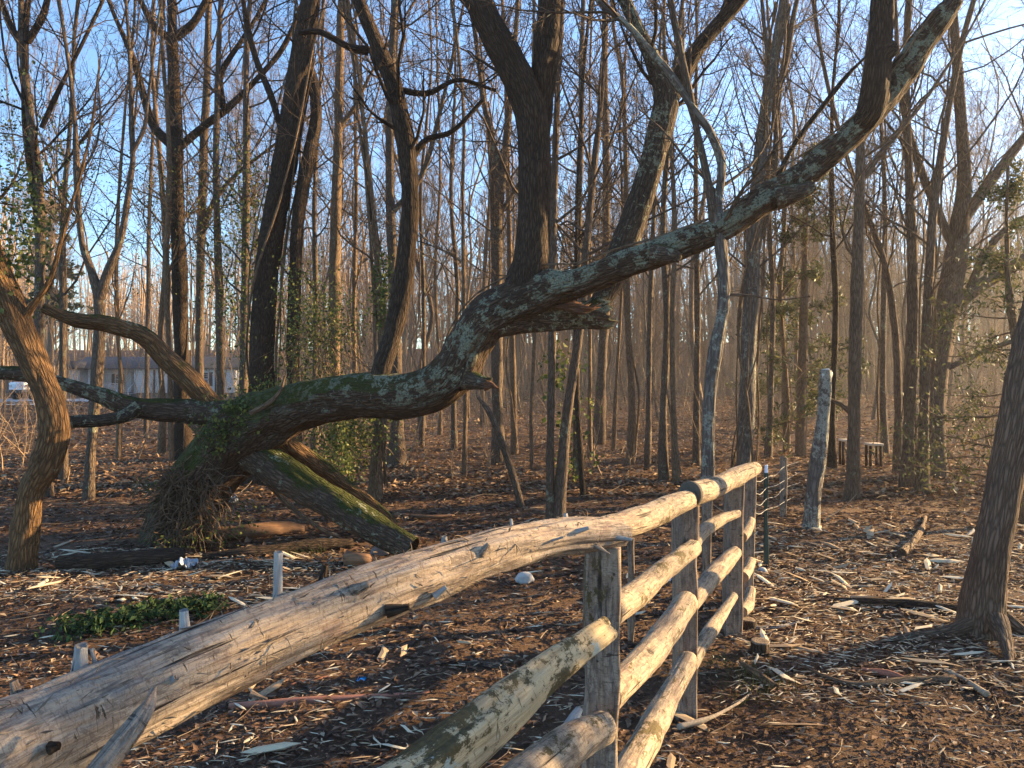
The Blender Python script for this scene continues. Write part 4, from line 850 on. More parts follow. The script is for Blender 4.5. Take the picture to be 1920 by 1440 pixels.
def window(cx, cy, wpx, hpx, y):
    W_, H_ = wpx / F * HD, hpx / F * HD; X, Z = hx(cx), hz(cy)
    fr = boxes('window', [((X, y - .05, Z + H_ / 2), (W_ + .12, .06, .08)), ((X, y - .05, Z - H_ / 2), (W_ + .16, .08, .08)), ((X - W_ / 2, y - .05, Z), (.08, .06, H_ - .082)), ((X + W_ / 2, y - .05, Z), (.08, .06, H_ - .082)), ((X, y - .045, Z), (W_ - .082, .05, .05))], M_trim, house)
    for q in (-1, 1): boxes('pane', [((X, y - .02, Z + q * H_ / 4), (W_ - .08, .02, H_ / 2 - .07))], M_glass, fr)
    for q in (-1, 1): boxes('shutter', [((X + q * (W_ / 2 + .24), y - .06, Z), (.30, .04, H_))], M_shut, house)
window(386, 711, 10, 26, HD); window(204, 712, 9, 22, HD + 1.8)
for px in (290, 405): boxes('downpipe', [((hx(px), HD - .1, (eave + base) / 2 - .1), (.14, .1, eave - base - .2))], M_shut, house)
dr = boxes('door', [((hx(239), HD + 1.75, base + 1.02), (.95, .06, 2.03))], simple('pale_door', (.45, .50, .53), .5), house)
th_ = np.linspace(0, 2 * np.pi, 13); C = np.stack([hx(239) + .2 * np.cos(th_), np.full(13, HD + 1.68), base + 1.45 + .2 * np.sin(th_)], -1)
g = tubes(C[None], np.full((1, 13), .05), 6); mesh_from('wreath', g[0].reshape(-1, 3), g[1], simple('wreath_green', (.04, .05, .03)), dr, rest=g[2].reshape(-1, 3))
boxes('door_lintel_light', [((hx(239), HD + 1.70, base + 1.87), (.6, .04, .12))], M_glass, dr)
for px in (147.5, 166, 190, 228, 252): boxes('porch_post', [((hx(px), HD + .1, (base + eave) / 2), (.11, .11, eave - base - .002))], M_trim, house)
for a, b_ in ((147.5, 190), (190, 228)):
    boxes('porch_rail', [((hx((a + b_) / 2), HD + .1, base + .9), (hx(b_) - hx(a) - .12, .07, .07)), ((hx((a + b_) / 2), HD + .1, base + .15), (hx(b_) - hx(a) - .12, .06, .06))], M_trim, house)
    for t in np.linspace(.08, .92, 12): boxes('baluster', [((hx(a + (b_ - a) * t), HD + .1, base + .52), (.04, .04, .67))], M_trim, house)
for i in range(4): boxes('step', [((hx(240), HD - .2 - i * .28, HZ + .45 - .12 * i - .1), (.95, .28, .08))], simple('step_grey', (.33, .32, .3), .8) if i == 0 else bpy.data.materials['step_grey'], house)
for q in (-1, 1):
    g = tubes(np.array([[[hx(240) + q * .55, HD - .05, base + .9], [hx(240) + q * .55, HD - .6, base + .62], [hx(240) + q * .55, HD - 1.1, base + .38]]]), np.full((1, 3), .03), 6); mesh_from('handrail', g[0].reshape(-1, 3), g[1], M_trim, house, rest=g[2].reshape(-1, 3))
    boxes('rail_post', [((hx(240) + q * .55, HD - 1.1, (HZ + base + .38) / 2), (.07, .07, base + .38 - HZ))], M_trim, house)

# ------------------------------------------------------------------ white off-road vehicle
jc = np.array([(30 - 960) / F * 57, 57.0, 0]); jc[2] = float(ground_z(jc[0], jc[1])) + .03
car = empty('parked_vehicle', jc, 'boxy white off-road vehicle with a slotted grille parked at the far left', 'car', rz=math.radians(-14))
Mw = simple('white_paint', (.75, .77, .8), .35); Mb = simple('black_plastic', (.02, .02, .022), .7); Mt = simple('rubber', (.02, .02, .02), .9); Mc = simple('headlight_glass', (.5, .52, .55), .1)
def cb(name, lst, mat, bevel=.03, parent=None):
    V, Fq, o = [], [], 0
    for b in lst:
        v, f = box_geo(*b); V.append(v); Fq.append(f + o); o += 8
    me = mesh_from(name, np.concatenate(V), np.concatenate(Fq), mat, None, smooth=False); me.parent = parent or car
    if bevel:
        m = me.modifiers.new('bev', 'BEVEL'); m.width = bevel; m.segments = 2
    return me
cb('body', [((0, 2.6, .95), (1.55, 2.6, .75)), ((0, .75, 1.0), (1.25, 1.3, .5)), ((0, 2.9, 1.6), (1.5, 2.0, .08))], Mw, .05)
hood = cb('hood', [((0, .75, 1.28), (1.30, 1.35, .07))], Mw, .03)
grl = cb('grille', [((0, .06, 1.20), (1.34, .1, .10)), ((0, .06, .80), (1.34, .1, .10))] + [((x, .06, 1.0), (.055, .1, .299)) for x in np.linspace(-.35, .35, 8)] + [((q * .54, .06, 1.0), (.24, .1, .299)) for q in (-1, 1)], Mw, .01)
cb('radiator', [((0, .125, 1.0), (1.1, .02, .4))], Mb, 0)
for q in (-1, 1):
    a = np.linspace(0, 2 * np.pi, 20, endpoint=False); V = np.concatenate([np.stack([q * .52 + .1 * np.cos(a), 0 * a - .02, 1.02 + .1 * np.sin(a)], -1), np.stack([q * .52 + .1 * np.cos(a), 0 * a + .06, 1.02 + .1 * np.sin(a)], -1)])
    i = np.arange(20); j = (i + 1) % 20; Fl = [list(i)] + [[a_, b_, b_ + 20, a_ + 20] for a_, b_ in zip(i, j)]
    o = mesh_from('headlight', V, Fl, Mc, None, smooth=False); o.parent = car
    cb('fender', [((q * .78, .75, 1.08), (.3, 1.1, .1)), ((q * .78, 3.3, 1.08), (.3, 1.0, .1))], Mb, .03)
    for yy in (.75, 3.3):
        V, Fq, r, _ = log_geo([[q * .62, yy, .40], [q * .9, yy, .40]], [.40, .40], step=.1, segs=28, lump=0, furrow=0, cap0=True, cap1=True)
        wl = mesh_from('wheel', V, Fq, Mt, None, rest=r); wl.parent = car
        V, Fq, r, _ = log_geo([[q * .86, yy, .40], [q * .925, yy, .40]], [.22, .2], step=.05, segs=20, lump=0, furrow=0, cap0=True, cap1=True)
        rm = mesh_from('rim', V, Fq, simple('rim_grey', (.4, .4, .42), .3, 1) if q == -1 and yy < 1 else bpy.data.materials['rim_grey'], None, rest=r); rm.parent = wl
    cb('mirror', [((q * .9, 1.75, 1.42), (.14, .08, .18))], Mb, .02)
    cb('side_window', [((q * .765, 2.9, 1.46), (.02, 1.7, .2))], M_glass, 0)
cb('front_bumper', [((0, -.12, .62), (1.55, .2, .2))], Mb, .03)
cb('windshield_frame', [((0, 1.62, 1.62), (1.44, .08, .06)), ((-.7, 1.58, 1.48), (.06, .07, .3)), ((.7, 1.58, 1.48), (.06, .07, .3))], Mw, .01)
cb('windshield', [((0, 1.59, 1.47), (1.34, .02, .26))], M_glass, 0)

# ------------------------------------------------------------------ log fence
A1 = at(1134, 1040, 2.15); A2 = at(1290, 950, 3.6); A3 = at(1387, 905, 4.75); A4 = at(1411, 885, 5.4)
fence = empty('log_fence', (A2[0], A2[1], 0), 'rustic fence of peeled logs and rails on weathered posts running from lower left', 'fence')
def post(px, py, wpx, dpx, d, mat, lean=0, ragged=.01, seed=1, zb=-.1, yd=None, name='post', label=None):
    """squared, weathered post with worn faces"""
    top = at(px, py, d); wd = wpx / F * d; dp = dpx / F * d; H = top[2] - zb; nz = 60; ns = 14
    per = []; 
    for a, b_ in (((-1, -1), (1, -1)), ((1, -1), (1, 1)), ((1, 1), (-1, 1)), ((-1, 1), (-1, -1))):
        for t in np.linspace(0, 1, ns, endpoint=False): per.append([a[0] + (b_[0] - a[0]) * t, a[1] + (b_[1] - a[1]) * t])
    per = np.array(per); q = np.abs(per).max(1); rnd_ = 1 - .10 * (np.abs(per).min(1)) ** 6; per = per * rnd_[:, None]
    n = len(per); z = np.linspace(zb, top[2], nz)
    X = top[0] + per[None, :, 0] * wd / 2 + lean * (z[:, None] - top[2]); Y = top[1] + dp / 2 + per[None, :, 1] * dp / 2 + 0 * z[:, None]; Z = np.broadcast_to(z[:, None], X.shape).copy()
    qn = np.stack([X * 60, Y * 60, Z * 3.5], -1); dd = (vnoise(qn, seed) - .5) * .006 + (vnoise(qn * [.3, .3, 2.0], seed + 1) - .5) * .014
    X = X + per[None, :, 0] * dd; Y = Y + per[None, :, 1] * dd
    Z[-1] += (vnoise(np.stack([X[-1] * 60, Y[-1] * 60, 0 * X[-1]], -1), seed) - .5) * ragged
    V = np.stack([X, Y, Z], -1).reshape(-1, 3); rest = V - [top[0], top[1], 0] + [seed, 0, 0]
    i = np.arange(nz * n).reshape(nz, n); Fq = np.stack([i[:-1], np.roll(i[:-1], -1, 1), np.roll(i[1:], -1, 1), i[1:]], -1).reshape(-1, 4)
    c = len(V); V = np.vstack([V, V[-n:].mean(0) + [0, 0, .004]]); rest = np.vstack([rest, rest[-n:].mean(0)])
    Fl = [list(f) for f in Fq] + [[i[-1][k], i[-1][(k + 1) % n], c] for k in range(n)]
    o = mesh_from(name, V, Fl, mat, fence, rest=rest); 
    if label: o['label'] = label
    return o
post(1134, 1030, 66, 60, 2.15, W_post, lean=.012, seed=1)
post(1289, 945, 42, 42, 3.6, W_post2, lean=0, seed=2)
post(1382, 905, 32, 34, 4.72, W_post2, lean=.02, seed=3)
post(1407, 885, 27, 28, 5.35, W_post, lean=.03, seed=4)
post(1327, 935, 16, 14, 5.6, W_post, seed=5, label='thin grey post behind the second one')
post(1184, 1010, 13, 13, 4.6, W_post2, seed=6, label='thin post showing behind the top log')
def rail(pts, mat, seed, label=None, segs=40, **kw):
    P, R = trace(pts); k = dict(step=.015, segs=segs, lump=.22, grooves=[((seed * 1.7 + j * 1.13) % 6.28, .1 * j, .4 + .25 * j, .007, .005) for j in range(6)], furrow=.004, ffreq=60, fz=3, cap0=True, cap1=True); k.update(kw)
    o, P, R = part('rail', fence, P, R, mat, seed=seed, **k)
    if label: o['label'] = label
    return o, P, R
for (px, py, r_) in ((1151, 1077, 3.0), (1120, 1240, 2.2)):
    P, R = trace([(px, py, r_, 2.158), (px + .5, py, r_ * .9, 2.142)]); part('nail', fence, P, R, simple('rusty_nail', (.05, .03, .02), .6), step=.002, segs=10, furrow=0, cap0=True, cap1=True)
# the big top log in the foreground
P, R = trace([(-200, 1520, 140, 1.02), (0, 1421, 108, 1.15), (200, 1329, 88, 1.27), (400, 1238, 73, 1.40), (560, 1170, 63, 1.52), (700, 1115, 57, 1.64), (830, 1071, 49, 1.76), (950, 1030, 41, 1.88), (1045, 1008, 35, 1.99), (1110, 1002, 32, 2.06), (1164, 998, 27, 2.12)])
V, Fq, r, (gP, gR) = log_geo(P, R, step=.005, segs=170, lump=.15, furrow=.011, ffreq=46, fz=4.5, seed=41, cap1=True, broken=.15,
    bulges=[(.38, 1.2, .006, .03), (.62, 2.6, .010, .025), (.52, 4.2, .007, .03), (.80, 3.2, .008, .02), (.30, 3.6, -.008, .03), (.70, 5.0, -.006, .03), (.9, 1.0, .006, .03)],
    grooves=[(3.3, .25, .75, .006, .004), (3.9, .5, 1.15, .005, .003), (2.6, .1, .5, .007, .004), (4.4, .7, 1.3, .006, .004), (2.9, .8, 1.35, .006, .004), (3.6, 1.0, 1.5, .005, .003), (4.1, .15, .45, .006, .004), (2.2, .5, 1.1, .006, .004), (5.0, .4, .9, .005, .004), (1.8, .3, .8, .006, .004), (3.1, .35, .6, .012, .02), (3.9, .95, 1.08, .010, .018)])
toplog = mesh_from('rail', V, Fq, W_log, fence, rest=r); toplog['label'] = 'thick peeled top log with snapped branch stubs'
def near_log(px, py):   # point on the log's centre line nearest in the picture
    q = np.stack([960 + gP[:, 0] / gP[:, 1] * F, HY - (gP[:, 2] - CH) / gP[:, 1] * F], -1)
    return np.argmin(np.linalg.norm(q - [px, py], axis=1))
def stub(px, py, tx, ty, r0, r1, mat=W_grey, seed=1, back=.6, br=.5, front=False, d2=0):
    i = near_log(px, py); d = gP[i][1] + (gR[i] * back if not front else -gR[i] * .9)
    P, R = trace([(px, py, r0, d), ((px + tx) / 2, (py + ty) / 2, (r0 + r1) / 2, d + d2 / 2), (tx, ty, r1, d + d2)])
    part('branch_stub', toplog, P, R, mat, step=.004, segs=18, lump=.25, furrow=.004, ffreq=90, fz=8, seed=seed, cap1=True, broken=br)
stub(518, 1150, 522, 1036, 10, 9, mat=W_white, seed=1, br=.15); stub(348, 1215, 344, 1146, 13, 10, mat=W_white, seed=2, br=.4); stub(148, 1285, 152, 1214, 19, 12, seed=3, br=.9); stub(185, 1275, 172, 1218, 8, 4, seed=4, br=.6)
stub(598, 1115, 610, 1060, 11, 7, mat=M_dark, seed=5); stub(832, 1050, 833, 1008, 10, 7, seed=6); stub(962, 1008, 958, 974, 4, 3, seed=7); stub(1062, 985, 1060, 964, 5, 4, seed=8); stub(40, 1330, 25, 1280, 20, 8, mat=W_post, seed=9, br=.8)
for k, (a, b_, c_, d_, r0, r1, m) in enumerate([(330, 1270, 300, 1300, 7, 3, W_grey), (660, 1108, 688, 1096, 13, 8, W_post), (725, 1146, 765, 1138, 12, 6, M_dark), (815, 1118, 835, 1102, 9, 5, W_grey), (1140, 1006, 1184, 1012, 9, 3, W_grey), (1110, 1020, 1142, 1038, 8, 2, W_post),
        (1015, 1020, 1055, 1007, 3, 2, W_grey), (1068, 1000, 1102, 990, 7, 4, W_grey), (900, 1040, 915, 1022, 12, 6, W_post), (95, 1402, 108, 1398, 15, 8, M_dark), (470, 1300, 500, 1310, 8, 3, W_post)]):  # leftmost dark stub is a plug coloured to stand in for a dark hole
    stub(a, b_, c_, d_, r0, r1, mat=m, seed=20 + k, front=True, br=.6)
P, R = trace([(290, 1290, 9, 1.17), (262, 1350, 20, 1.12), (215, 1410, 26, 1.08), (160, 1480, 30, 1.05)])
part('split_branch', toplog, P, R, W_post, step=.006, segs=30, lump=.35, furrow=.01, ffreq=80, fz=3, seed=44, cap1=True)
# curled bark flakes and splinters on it
rs = np.random.RandomState(44); nf = 260; i = rs.randint(10, len(gP) - 4, nf); T = unit(gP[i + 1] - gP[i]); A = unit(np.cross(T, [0, 0, 1.])); B = np.cross(A, T)
a = rs.rand(nf) * 4.4 - .9; N_ = A * np.cos(a)[:, None] + B * np.sin(a)[:, None]; C = gP[i] + N_ * (gR[i] * 1.015)[:, None]; L = (.004 + .014 * rs.rand(nf) ** 2)[:, None]; sd = unit(T + rs.normal(0, .35, (nf, 3))); wv = np.cross(sd, N_) * (.0008 + .0018 * rs.rand(nf))[:, None]
v = np.stack([C - sd * L, C - wv, C + sd * L + N_ * (.002 + .009 * rs.rand(nf) ** 2)[:, None], C + wv, C + N_ * .0015], 1).reshape(-1, 3); ii = np.arange(nf)[:, None] * 5
o = mesh_from('bark_flakes', v, np.concatenate([ii + [[0, 1, 4]], ii + [[1, 2, 4]], ii + [[2, 3, 4]], ii + [[3, 0, 4]]]), L_twig, toplog, rnd=np.repeat(rs.rand(nf), 5), smooth=False); o['kind'] = 'stuff'
rq = np.random.RandomState(8); n = 150; i = rq.randint(8, len(gP) - 6, n); T = unit(gP[i + 1] - gP[i]); A = unit(np.cross(T, [0, 0, 1.])); B = np.cross(A, T)
a = rq.rand(n) * 4.2 - .8; N_ = A * np.cos(a)[:, None] + B * np.sin(a)[:, None]; st = gP[i] + N_ * (gR[i] * .985)[:, None]
Pf, Rf = grow(st, T * np.where(rq.rand(n) < .5, 1, -1)[:, None] * .8 + N_ * .35 + rq.normal(0, .45, (n, 3)), .010 + .035 * rq.rand(n) ** 2, .0006 + .0013 * rq.rand(n), 6, .16, -.06, .35, rq)
g_ = tubes(Pf, Rf, 4); o = mesh_from('torn_fibres', g_[0].reshape(-1, 3), g_[1], L_twig, toplog, rnd=np.repeat(rq.rand(n), 24)); o['kind'] = 'stuff'
# top rail beyond the first post, in two logs
rail([(1125, 992, 22, 2.22), (1170, 983, 26, 2.4), (1210, 970, 24, 2.7), (1255, 951, 22, 3.15), (1303, 931, 17, 3.62)], W_rail, 45, 'top log between the first and second posts', lump=.12)
rail([(1296, 926, 22, 3.5), (1322, 920, 21, 3.75), (1355, 907, 19, 4.3), (1395, 887, 16, 4.95), (1416, 878, 12, 5.3)], W_rail, 46, 'last top log with a dark sawn butt', lump=.1)
P, R = trace([(1293, 926, 23, 3.485), (1297, 925, 23, 3.50)]); V, Fq, r, _ = log_geo(P, R, step=.01, segs=30, furrow=0, cap0=True, lump=.05, seed=46); mesh_from('sawn_end', V, Fq, simple('dark_end_grain', (.09, .07, .05), .9, noise=.3, scale=80), fence, rest=r)
P, R = trace([(1168, 1030, 27, 2.42), (1172, 1010, 22, 2.44)])
# near side, mossy split rail
rail([(1132, 1184, 28, 2.06), (1060, 1236, 33, 1.82), (980, 1298, 38, 1.62), (900, 1365, 47, 1.46), (820, 1428, 56, 1.33), (700, 1520, 68, 1.18), (560, 1630, 84, 1.05)], W_split, 47, 'mossy split rail with pale lichen', lump=.24, furrow=.016, ffreq=24, fz=1.2, step=.008, segs=120, grooves=[(.5, 0, 1.3, .012, .010), (1.6, 0, 1.0, .010, .008), (2.6, .1, 1.3, .012, .010), (3.4, 0, .8, .010, .006), (4.1, .2, 1.3, .014, .010), (5.2, 0, 1.3, .012, .012)])
rail([(1128, 1365, 32, 2.05), (1085, 1385, 36, 1.92), (1040, 1420, 42, 1.78), (960, 1490, 52, 1.6), (850, 1600, 62, 1.4)], W_rail, 48, 'lower rail ending at the first post', lump=.12, step=.01, segs=70)
rail([(1085, 1330, 5, 1.98), (1072, 1355, 10, 1.93), (1055, 1390, 14, 1.88), (1035, 1440, 18, 1.8)], W_grey, 49, 'splintered grey stub beside the lower rail', lump=.6, furrow=.01, segs=24)
# middle bay
rail([(1140, 1150, 28, 2.28), (1195, 1112, 25, 2.6), (1240, 1072, 21, 3.05), (1300, 1028, 17, 3.58)], W_rail, 50, 'second rail of the middle bay', lump=.22)
rail([(1135, 1310, 33, 2.28), (1190, 1257, 30, 2.6), (1235, 1205, 25, 3.0), (1288, 1130, 20, 3.55)], W_rail, 51, 'third rail of the middle bay, cracked grey', lump=.2, furrow=.008)
rail([(1150, 1500, 36, 2.2), (1195, 1420, 29, 2.55), (1240, 1335, 24, 3.05), (1290, 1238, 17, 3.55)], W_rail, 52, 'lowest rail of the middle bay', lump=.2, furrow=.008)
# far bay
rail([(1295, 1025, 14, 3.7), (1325, 991, 13, 4.05), (1355, 973, 11, 4.4), (1382, 963, 9, 4.72)], W_rail, 53, 'second rail of the far bay')
rail([(1295, 1135, 19, 3.7), (1322, 1098, 17, 4.0), (1352, 1064, 15, 4.35), (1378, 1036, 12, 4.7)], W_rail, 54, 'third rail of the far bay')
rail([(1290, 1255, 15, 3.7), (1320, 1203, 14, 4.0), (1350, 1157, 12, 4.4), (1376, 1118, 9, 4.68)], W_rail, 55, 'lowest rail of the far bay')
for y0, y1 in ((1000, 985), (1075, 1060), (1140, 1115)): rail([(1392, y0 + 8, 11, 4.85), (1402, y0 - 6, 10, 5.1), (1408, y1 - 8, 8, 5.3)], W_rail, 56 + y0, segs=20)
post(1437, 885, 6, 6, 6.4, simple('green_metal', (.03, .05, .04), .5, .5), zb=-.1, seed=8, name='metal_post')
post(1438, 873, 6, 6, 6.38, simple('white_tip', (.7, .75, .85), .5), zb=at(1437, 886, 6.4)[2], seed=8, name='post_tip')
post(1471, 858, 12, 12, 8.6, W_post, seed=9, name='post', label='grey wooden post beyond the metal one')
# sagging wire
for k, yy in enumerate((895, 915, 935, 955)):
    Pw = np.array([at(1412, yy + 5, 5.5), at(1425, yy + 8 + 5 * math.sin(k), 5.9), at(1438, yy, 6.4), at(1456, yy - 5, 7.4), at(1471, yy - 20 + 6 * (k % 2), 8.6), at(1500, yy - 30, 11)])
    Pw, Rw = smooth_line(Pw, np.full(6, .003), .1); g = tubes(Pw[None], Rw[None], 4); mesh_from('wire', g[0].reshape(-1, 3), g[1], W_grey, fence, rest=g[2].reshape(-1, 3))

# ------------------------------------------------------------------ things lying about
def lying(name, label, cat, pts, mat, group=None, lift=0.0, **kw):
    P, R = [], []
    for p in pts:
        q = onground(p[0], p[1] + 0); r_ = p[2] * q[1] / F; q = q + [0, 0, r_ * .75 + lift]; P.append(q); R.append(r_)
    c = np.mean(P, 0); root = empty(name, (c[0], c[1], 0), label, cat, group)
    k = dict(step=.03, segs=20, lump=.3, furrow=.008, cap0=True, cap1=True, seed=int(pts[0][0])); k.update(kw)
    part('wood', root, P, R, mat, **k); return root
lying('fallen_log', 'dark cut log lying left of the root tangle', 'log', [(110, 1068, 15), (200, 1066, 17), (290, 1058, 16), (345, 1052, 14)], M_dark, segs=30)
lying('fallen_log', 'rotten golden-brown log under the prop limbs', 'log', [(405, 1012, 14), (470, 1008, 17), (530, 1002, 15), (570, 1000, 9)], W_rot, segs=30, lump=.4)
lying('fallen_log', 'long split log lying in front of the leaning trunk', 'log', [(380, 1050, 8), (480, 1044, 11), (570, 1034, 13), (660, 1026, 9)], M_dark, segs=30, lump=.35)
lying('rotten_chunk', 'crumbling reddish chunk of wood beside the prop limb', 'wood chunk', [(650, 1062, 18), (680, 1064, 20), (705, 1060, 12)], W_rot, segs=24, lump=.6)
lying('split_board', 'long red-hearted split board under the top log', 'board', [(430, 1328, 6), (560, 1324, 9), (700, 1314, 8), (806, 1304, 4)], W_red, segs=12, lump=.3, step=.02)
lying('split_board', 'thin pale and red splinter behind the long red board', 'board', [(540, 1288, 4), (600, 1276, 5), (652, 1262, 2)], W_red, segs=10)
lying('split_strip', 'long pale torn strip at the foot of the second post', 'wood strip', [(1272, 1368, 7), (1330, 1352, 7), (1385, 1322, 6), (1432, 1284, 2)], L_chip if False else W_end, segs=10, lump=.7)
lying('fallen_branch', 'long broken branch across the chips at right', 'branch', [(1500, 1248, 4), (1545, 1272, 6), (1610, 1290, 7), (1700, 1282, 7), (1790, 1280, 8)], M_tan, segs=14)
lying('split_strip', 'splintered end of the broken branch', 'wood strip', [(1765, 1262, 6), (1800, 1276, 8), (1850, 1306, 6)], W_end, segs=10, lump=.7)
lying('split_board', 'rusty red slab of bark beside the broken branch', 'bark slab', [(1615, 1258, 4), (1665, 1270, 8), (1715, 1282, 4)], W_red, segs=10)
lying('fallen_branch', 'twisted root-like branch on the dark mulch before the right tree', 'branch', [(1690, 1045, 9), (1712, 1020, 7), (1728, 995, 5), (1735, 972, 3)], M_tan, segs=14)
lying('fallen_branch', 'thin bleached stick lying by the third post', 'stick', [(1372, 1178, 4), (1430, 1180, 4), (1490, 1172, 3), (1545, 1150, 2)], W_grey, segs=8)
lying('fallen_branch', 'dark half-buried branch running to the right tree', 'branch', [(1560, 1130, 6), (1650, 1138, 11), (1730, 1145, 12), (1800, 1150, 9)], M_dark, segs=18)
lying('fallen_branch', 'grey stick lying under the mossy rail', 'stick', [(860, 1250, 6), (910, 1252, 7), (985, 1262, 3)], M_grey, segs=12)
lying('fallen_branch', 'bark strip pointing at the fence foot', 'stick', [(1390, 1250, 6), (1420, 1272, 8), (1455, 1294, 7)], M_tan, segs=10)
lying('fallen_branch', 'long stick in front of the dark cut log', 'stick', [(0, 1120, 3), (120, 1128, 5), (210, 1132, 7)], W_rot, segs=10)
lying('fallen_branch', 'thin lit sticks lying on the leaf floor mid-way', 'stick', [(740, 968, 4), (800, 972, 4), (850, 968, 2)], W_rot, segs=8)
def stump(label, px, py, rpx, hpx, mat=M_dark):
    b = onground(px, py); r_ = rpx / F * b[1]; h = hpx / F * b[1]; root = empty('stump', b, label, 'stump')
    part('trunk', root, [b - [0, 0, .05], b + [0, 0, h * .5], b + [0, 0, h]], [r_ * 1.15, r_, r_ * .95], mat, step=.01, segs=30, lump=.2, furrow=.01, seed=px, flare=.01)
    V, Fq, r, _ = log_geo([b + [0, 0, h - .004], b + [0, 0, h + .004]], [r_ * .93, r_ * .93], step=.01, segs=24, furrow=0, cap1=True, lump=.1, seed=px); mesh_from('cut_face', V, Fq, W_post, root, rest=r)
stump('small sawn stump beside the last fence posts', 1425, 1225, 19, 22); stump('low round stump at the foot of the third post', 1402, 1178, 14, 16)
# little wooden stands
for lab, px, py, w_, h_, dd in (('small wooden stand with a pale top by the straight dark trunk', 1638, 878, 27, 46, 13.0), ('second small stand, half hidden behind the straight dark trunk', 1586, 884, 22, 46, 13.6)):
    b = at(px, py, dd); b[2] = float(ground_z(b[0], b[1])); W_ = w_ / F * dd; H_ = h_ / F * dd; root = empty('wooden_stand', b, lab, 'stand')
    boxes('top', [((b[0], b[1], b[2] + H_), (W_, W_ * .9, .035))], simple('pale_board', (.6, .48, .34), .7, noise=.2) if px == 1638 else bpy.data.materials['pale_board'], root, .006)
    for qx in (-1, 1):
        for qy in (-1, 1): boxes('leg', [((b[0] + qx * W_ * .36, b[1] + qy * W_ * .32, b[2] + H_ / 2 - .02), (.035, .035, H_ - .001))], W_dark if False else M_dark, root)
    part('brace', root, [b + [-W_ * .3, -W_ * .36, H_ * .75], b + [W_ * .32, -W_ * .36, .02]], [.012, .012], M_tan, step=.05, segs=8, furrow=0)
# litter left by people
def rag(name, label, cat, px, py, w_, h_, mat, seed, hgt=.03):
    b = onground(px, py); W_ = w_ / F * b[1]; n_ = 22; u = np.linspace(-1, 1, n_); X, Y = np.meshgrid(u, u); q = np.stack([X * 2.2 + seed, Y * 2.2, 0 * X], -1)
    rr = 1 - .35 * vnoise(np.stack([np.arctan2(Y, X) * 1.5, 0 * X + seed, 0 * X], -1)); Z = np.abs(vnoise(q, seed) - .5) * 2 * hgt * (1.3 - np.hypot(X, Y) * .6) + (vnoise(q * 3, seed) - .3) * hgt * .6
    V = np.stack([b[0] + X * rr * W_ / 2, b[1] + Y * rr * W_ * .6, b[2] + .012 + np.maximum(Z, 0)], -1).reshape(-1, 3); i = np.arange(n_ * n_).reshape(n_, n_)
    o = mesh_from(name, V - b, np.stack([i[:-1, :-1], i[:-1, 1:], i[1:, 1:], i[1:, :-1]], -1).reshape(-1, 4), mat); o.location = Vector(b.tolist()); tag(o, label, cat)
M_rag = simple('white_cloth', (.36, .38, .42), .8, noise=.3, scale=25)
rag('crumpled_cloth', 'crumpled white cloth by the dark cut log', 'cloth', 345, 1068, 40, 18, M_rag, 1, .09)
rag('plastic_scrap', 'small bright blue scrap on the mulch below the top log', 'litter', 678, 1278, 20, 12, simple('blue_plastic', (.05, .45, .85), .4), 2, .01)
rag('paper_scrap', 'white paper scrap seen between first and second posts', 'litter', 1262, 1092, 24, 26, simple('white_paper', (.65, .72, .9), .6), 3, .05)
rag('cloth_scrap', 'pale rag far behind the leaning trunk fork', 'litter', 435, 945, 20, 22, M_rag, 4, .12)
def rock(label, px, py, rpx, mat, seed):
    b = onground(px, py); r_ = rpx / F * b[1]; root = empty('rock', b, label, 'rock')
    part('stone', root, [b + [-r_, 0, r_ * .2], b + [-.4 * r_, 0, r_ * .4], b + [.4 * r_, .1 * r_, r_ * .4], b + [r_, .1 * r_, r_ * .2]], [r_ * .3, r_ * .7, r_ * .65, r_ * .2], mat, step=.01, segs=18, lump=.6, furrow=0, seed=seed, cap0=True, cap1=True)
Mr = simple('pale_rock', (.42, .39, .36), .8, noise=.3, scale=30)
rock('pale angular rock behind the top log', 984, 1092, 17, Mr, 1); rock('grey rock beside the rotten red chunk', 712, 1042, 16, simple('grey_rock', (.2, .18, .17), .9, noise=.3), 2); rock('pale stone near the last fence post', 1430, 1075, 9, Mr, 3)
b = onground(270, 1155); gp = empty('green_sprig', b, 'cut leafy green branches lying on the chips behind the top log', 'plant')
ivy_cloud('leaves', gp, [b + [(-60 + 50 * k) / F * b[1] * 1.0, (-.25 + .13 * k), .04] for k in range(4)], (.10, .12, .035), 1500, .022, litter_mat('dark_leaf', [(0, (.02, .035, .012)), (1, (.06, .10, .03))], .15), aspect=2.0)
for k, (px, py, lab) in enumerate([(560, 1035, 'tuft of grass beside the prop limb end'), (1420, 1300, 'faint grass by the bark strip'), (60, 905, 'dry tan tuft behind the crooked tree'), (1345, 1260, 'sparse grass at the third post foot')]):
    b = onground(px, py); n_ = 120; rs = np.random.RandomState(k); st = b + np.stack([rs.normal(0, .12, n_), rs.normal(0, .12, n_), np.zeros(n_)], -1)
    Pg, Rg = grow(st, np.array([0, 0, 1]) + rs.normal(0, .5, (n_, 3)), .04 + .08 * rs.rand(n_) * (2.5 if k == 2 else 1), np.full(n_, .0016), 4, .2, -.05, .3, rs); g = tubes(Pg, Rg, 3); rt = empty('grass_tuft', b, lab, 'grass'); o = mesh_from('blades', g[0].reshape(-1, 3), g[1], L_grass if k != 2 else L_twig, rt, rnd=np.repeat(rs.rand(n_), 12)); o['kind'] = 'stuff'

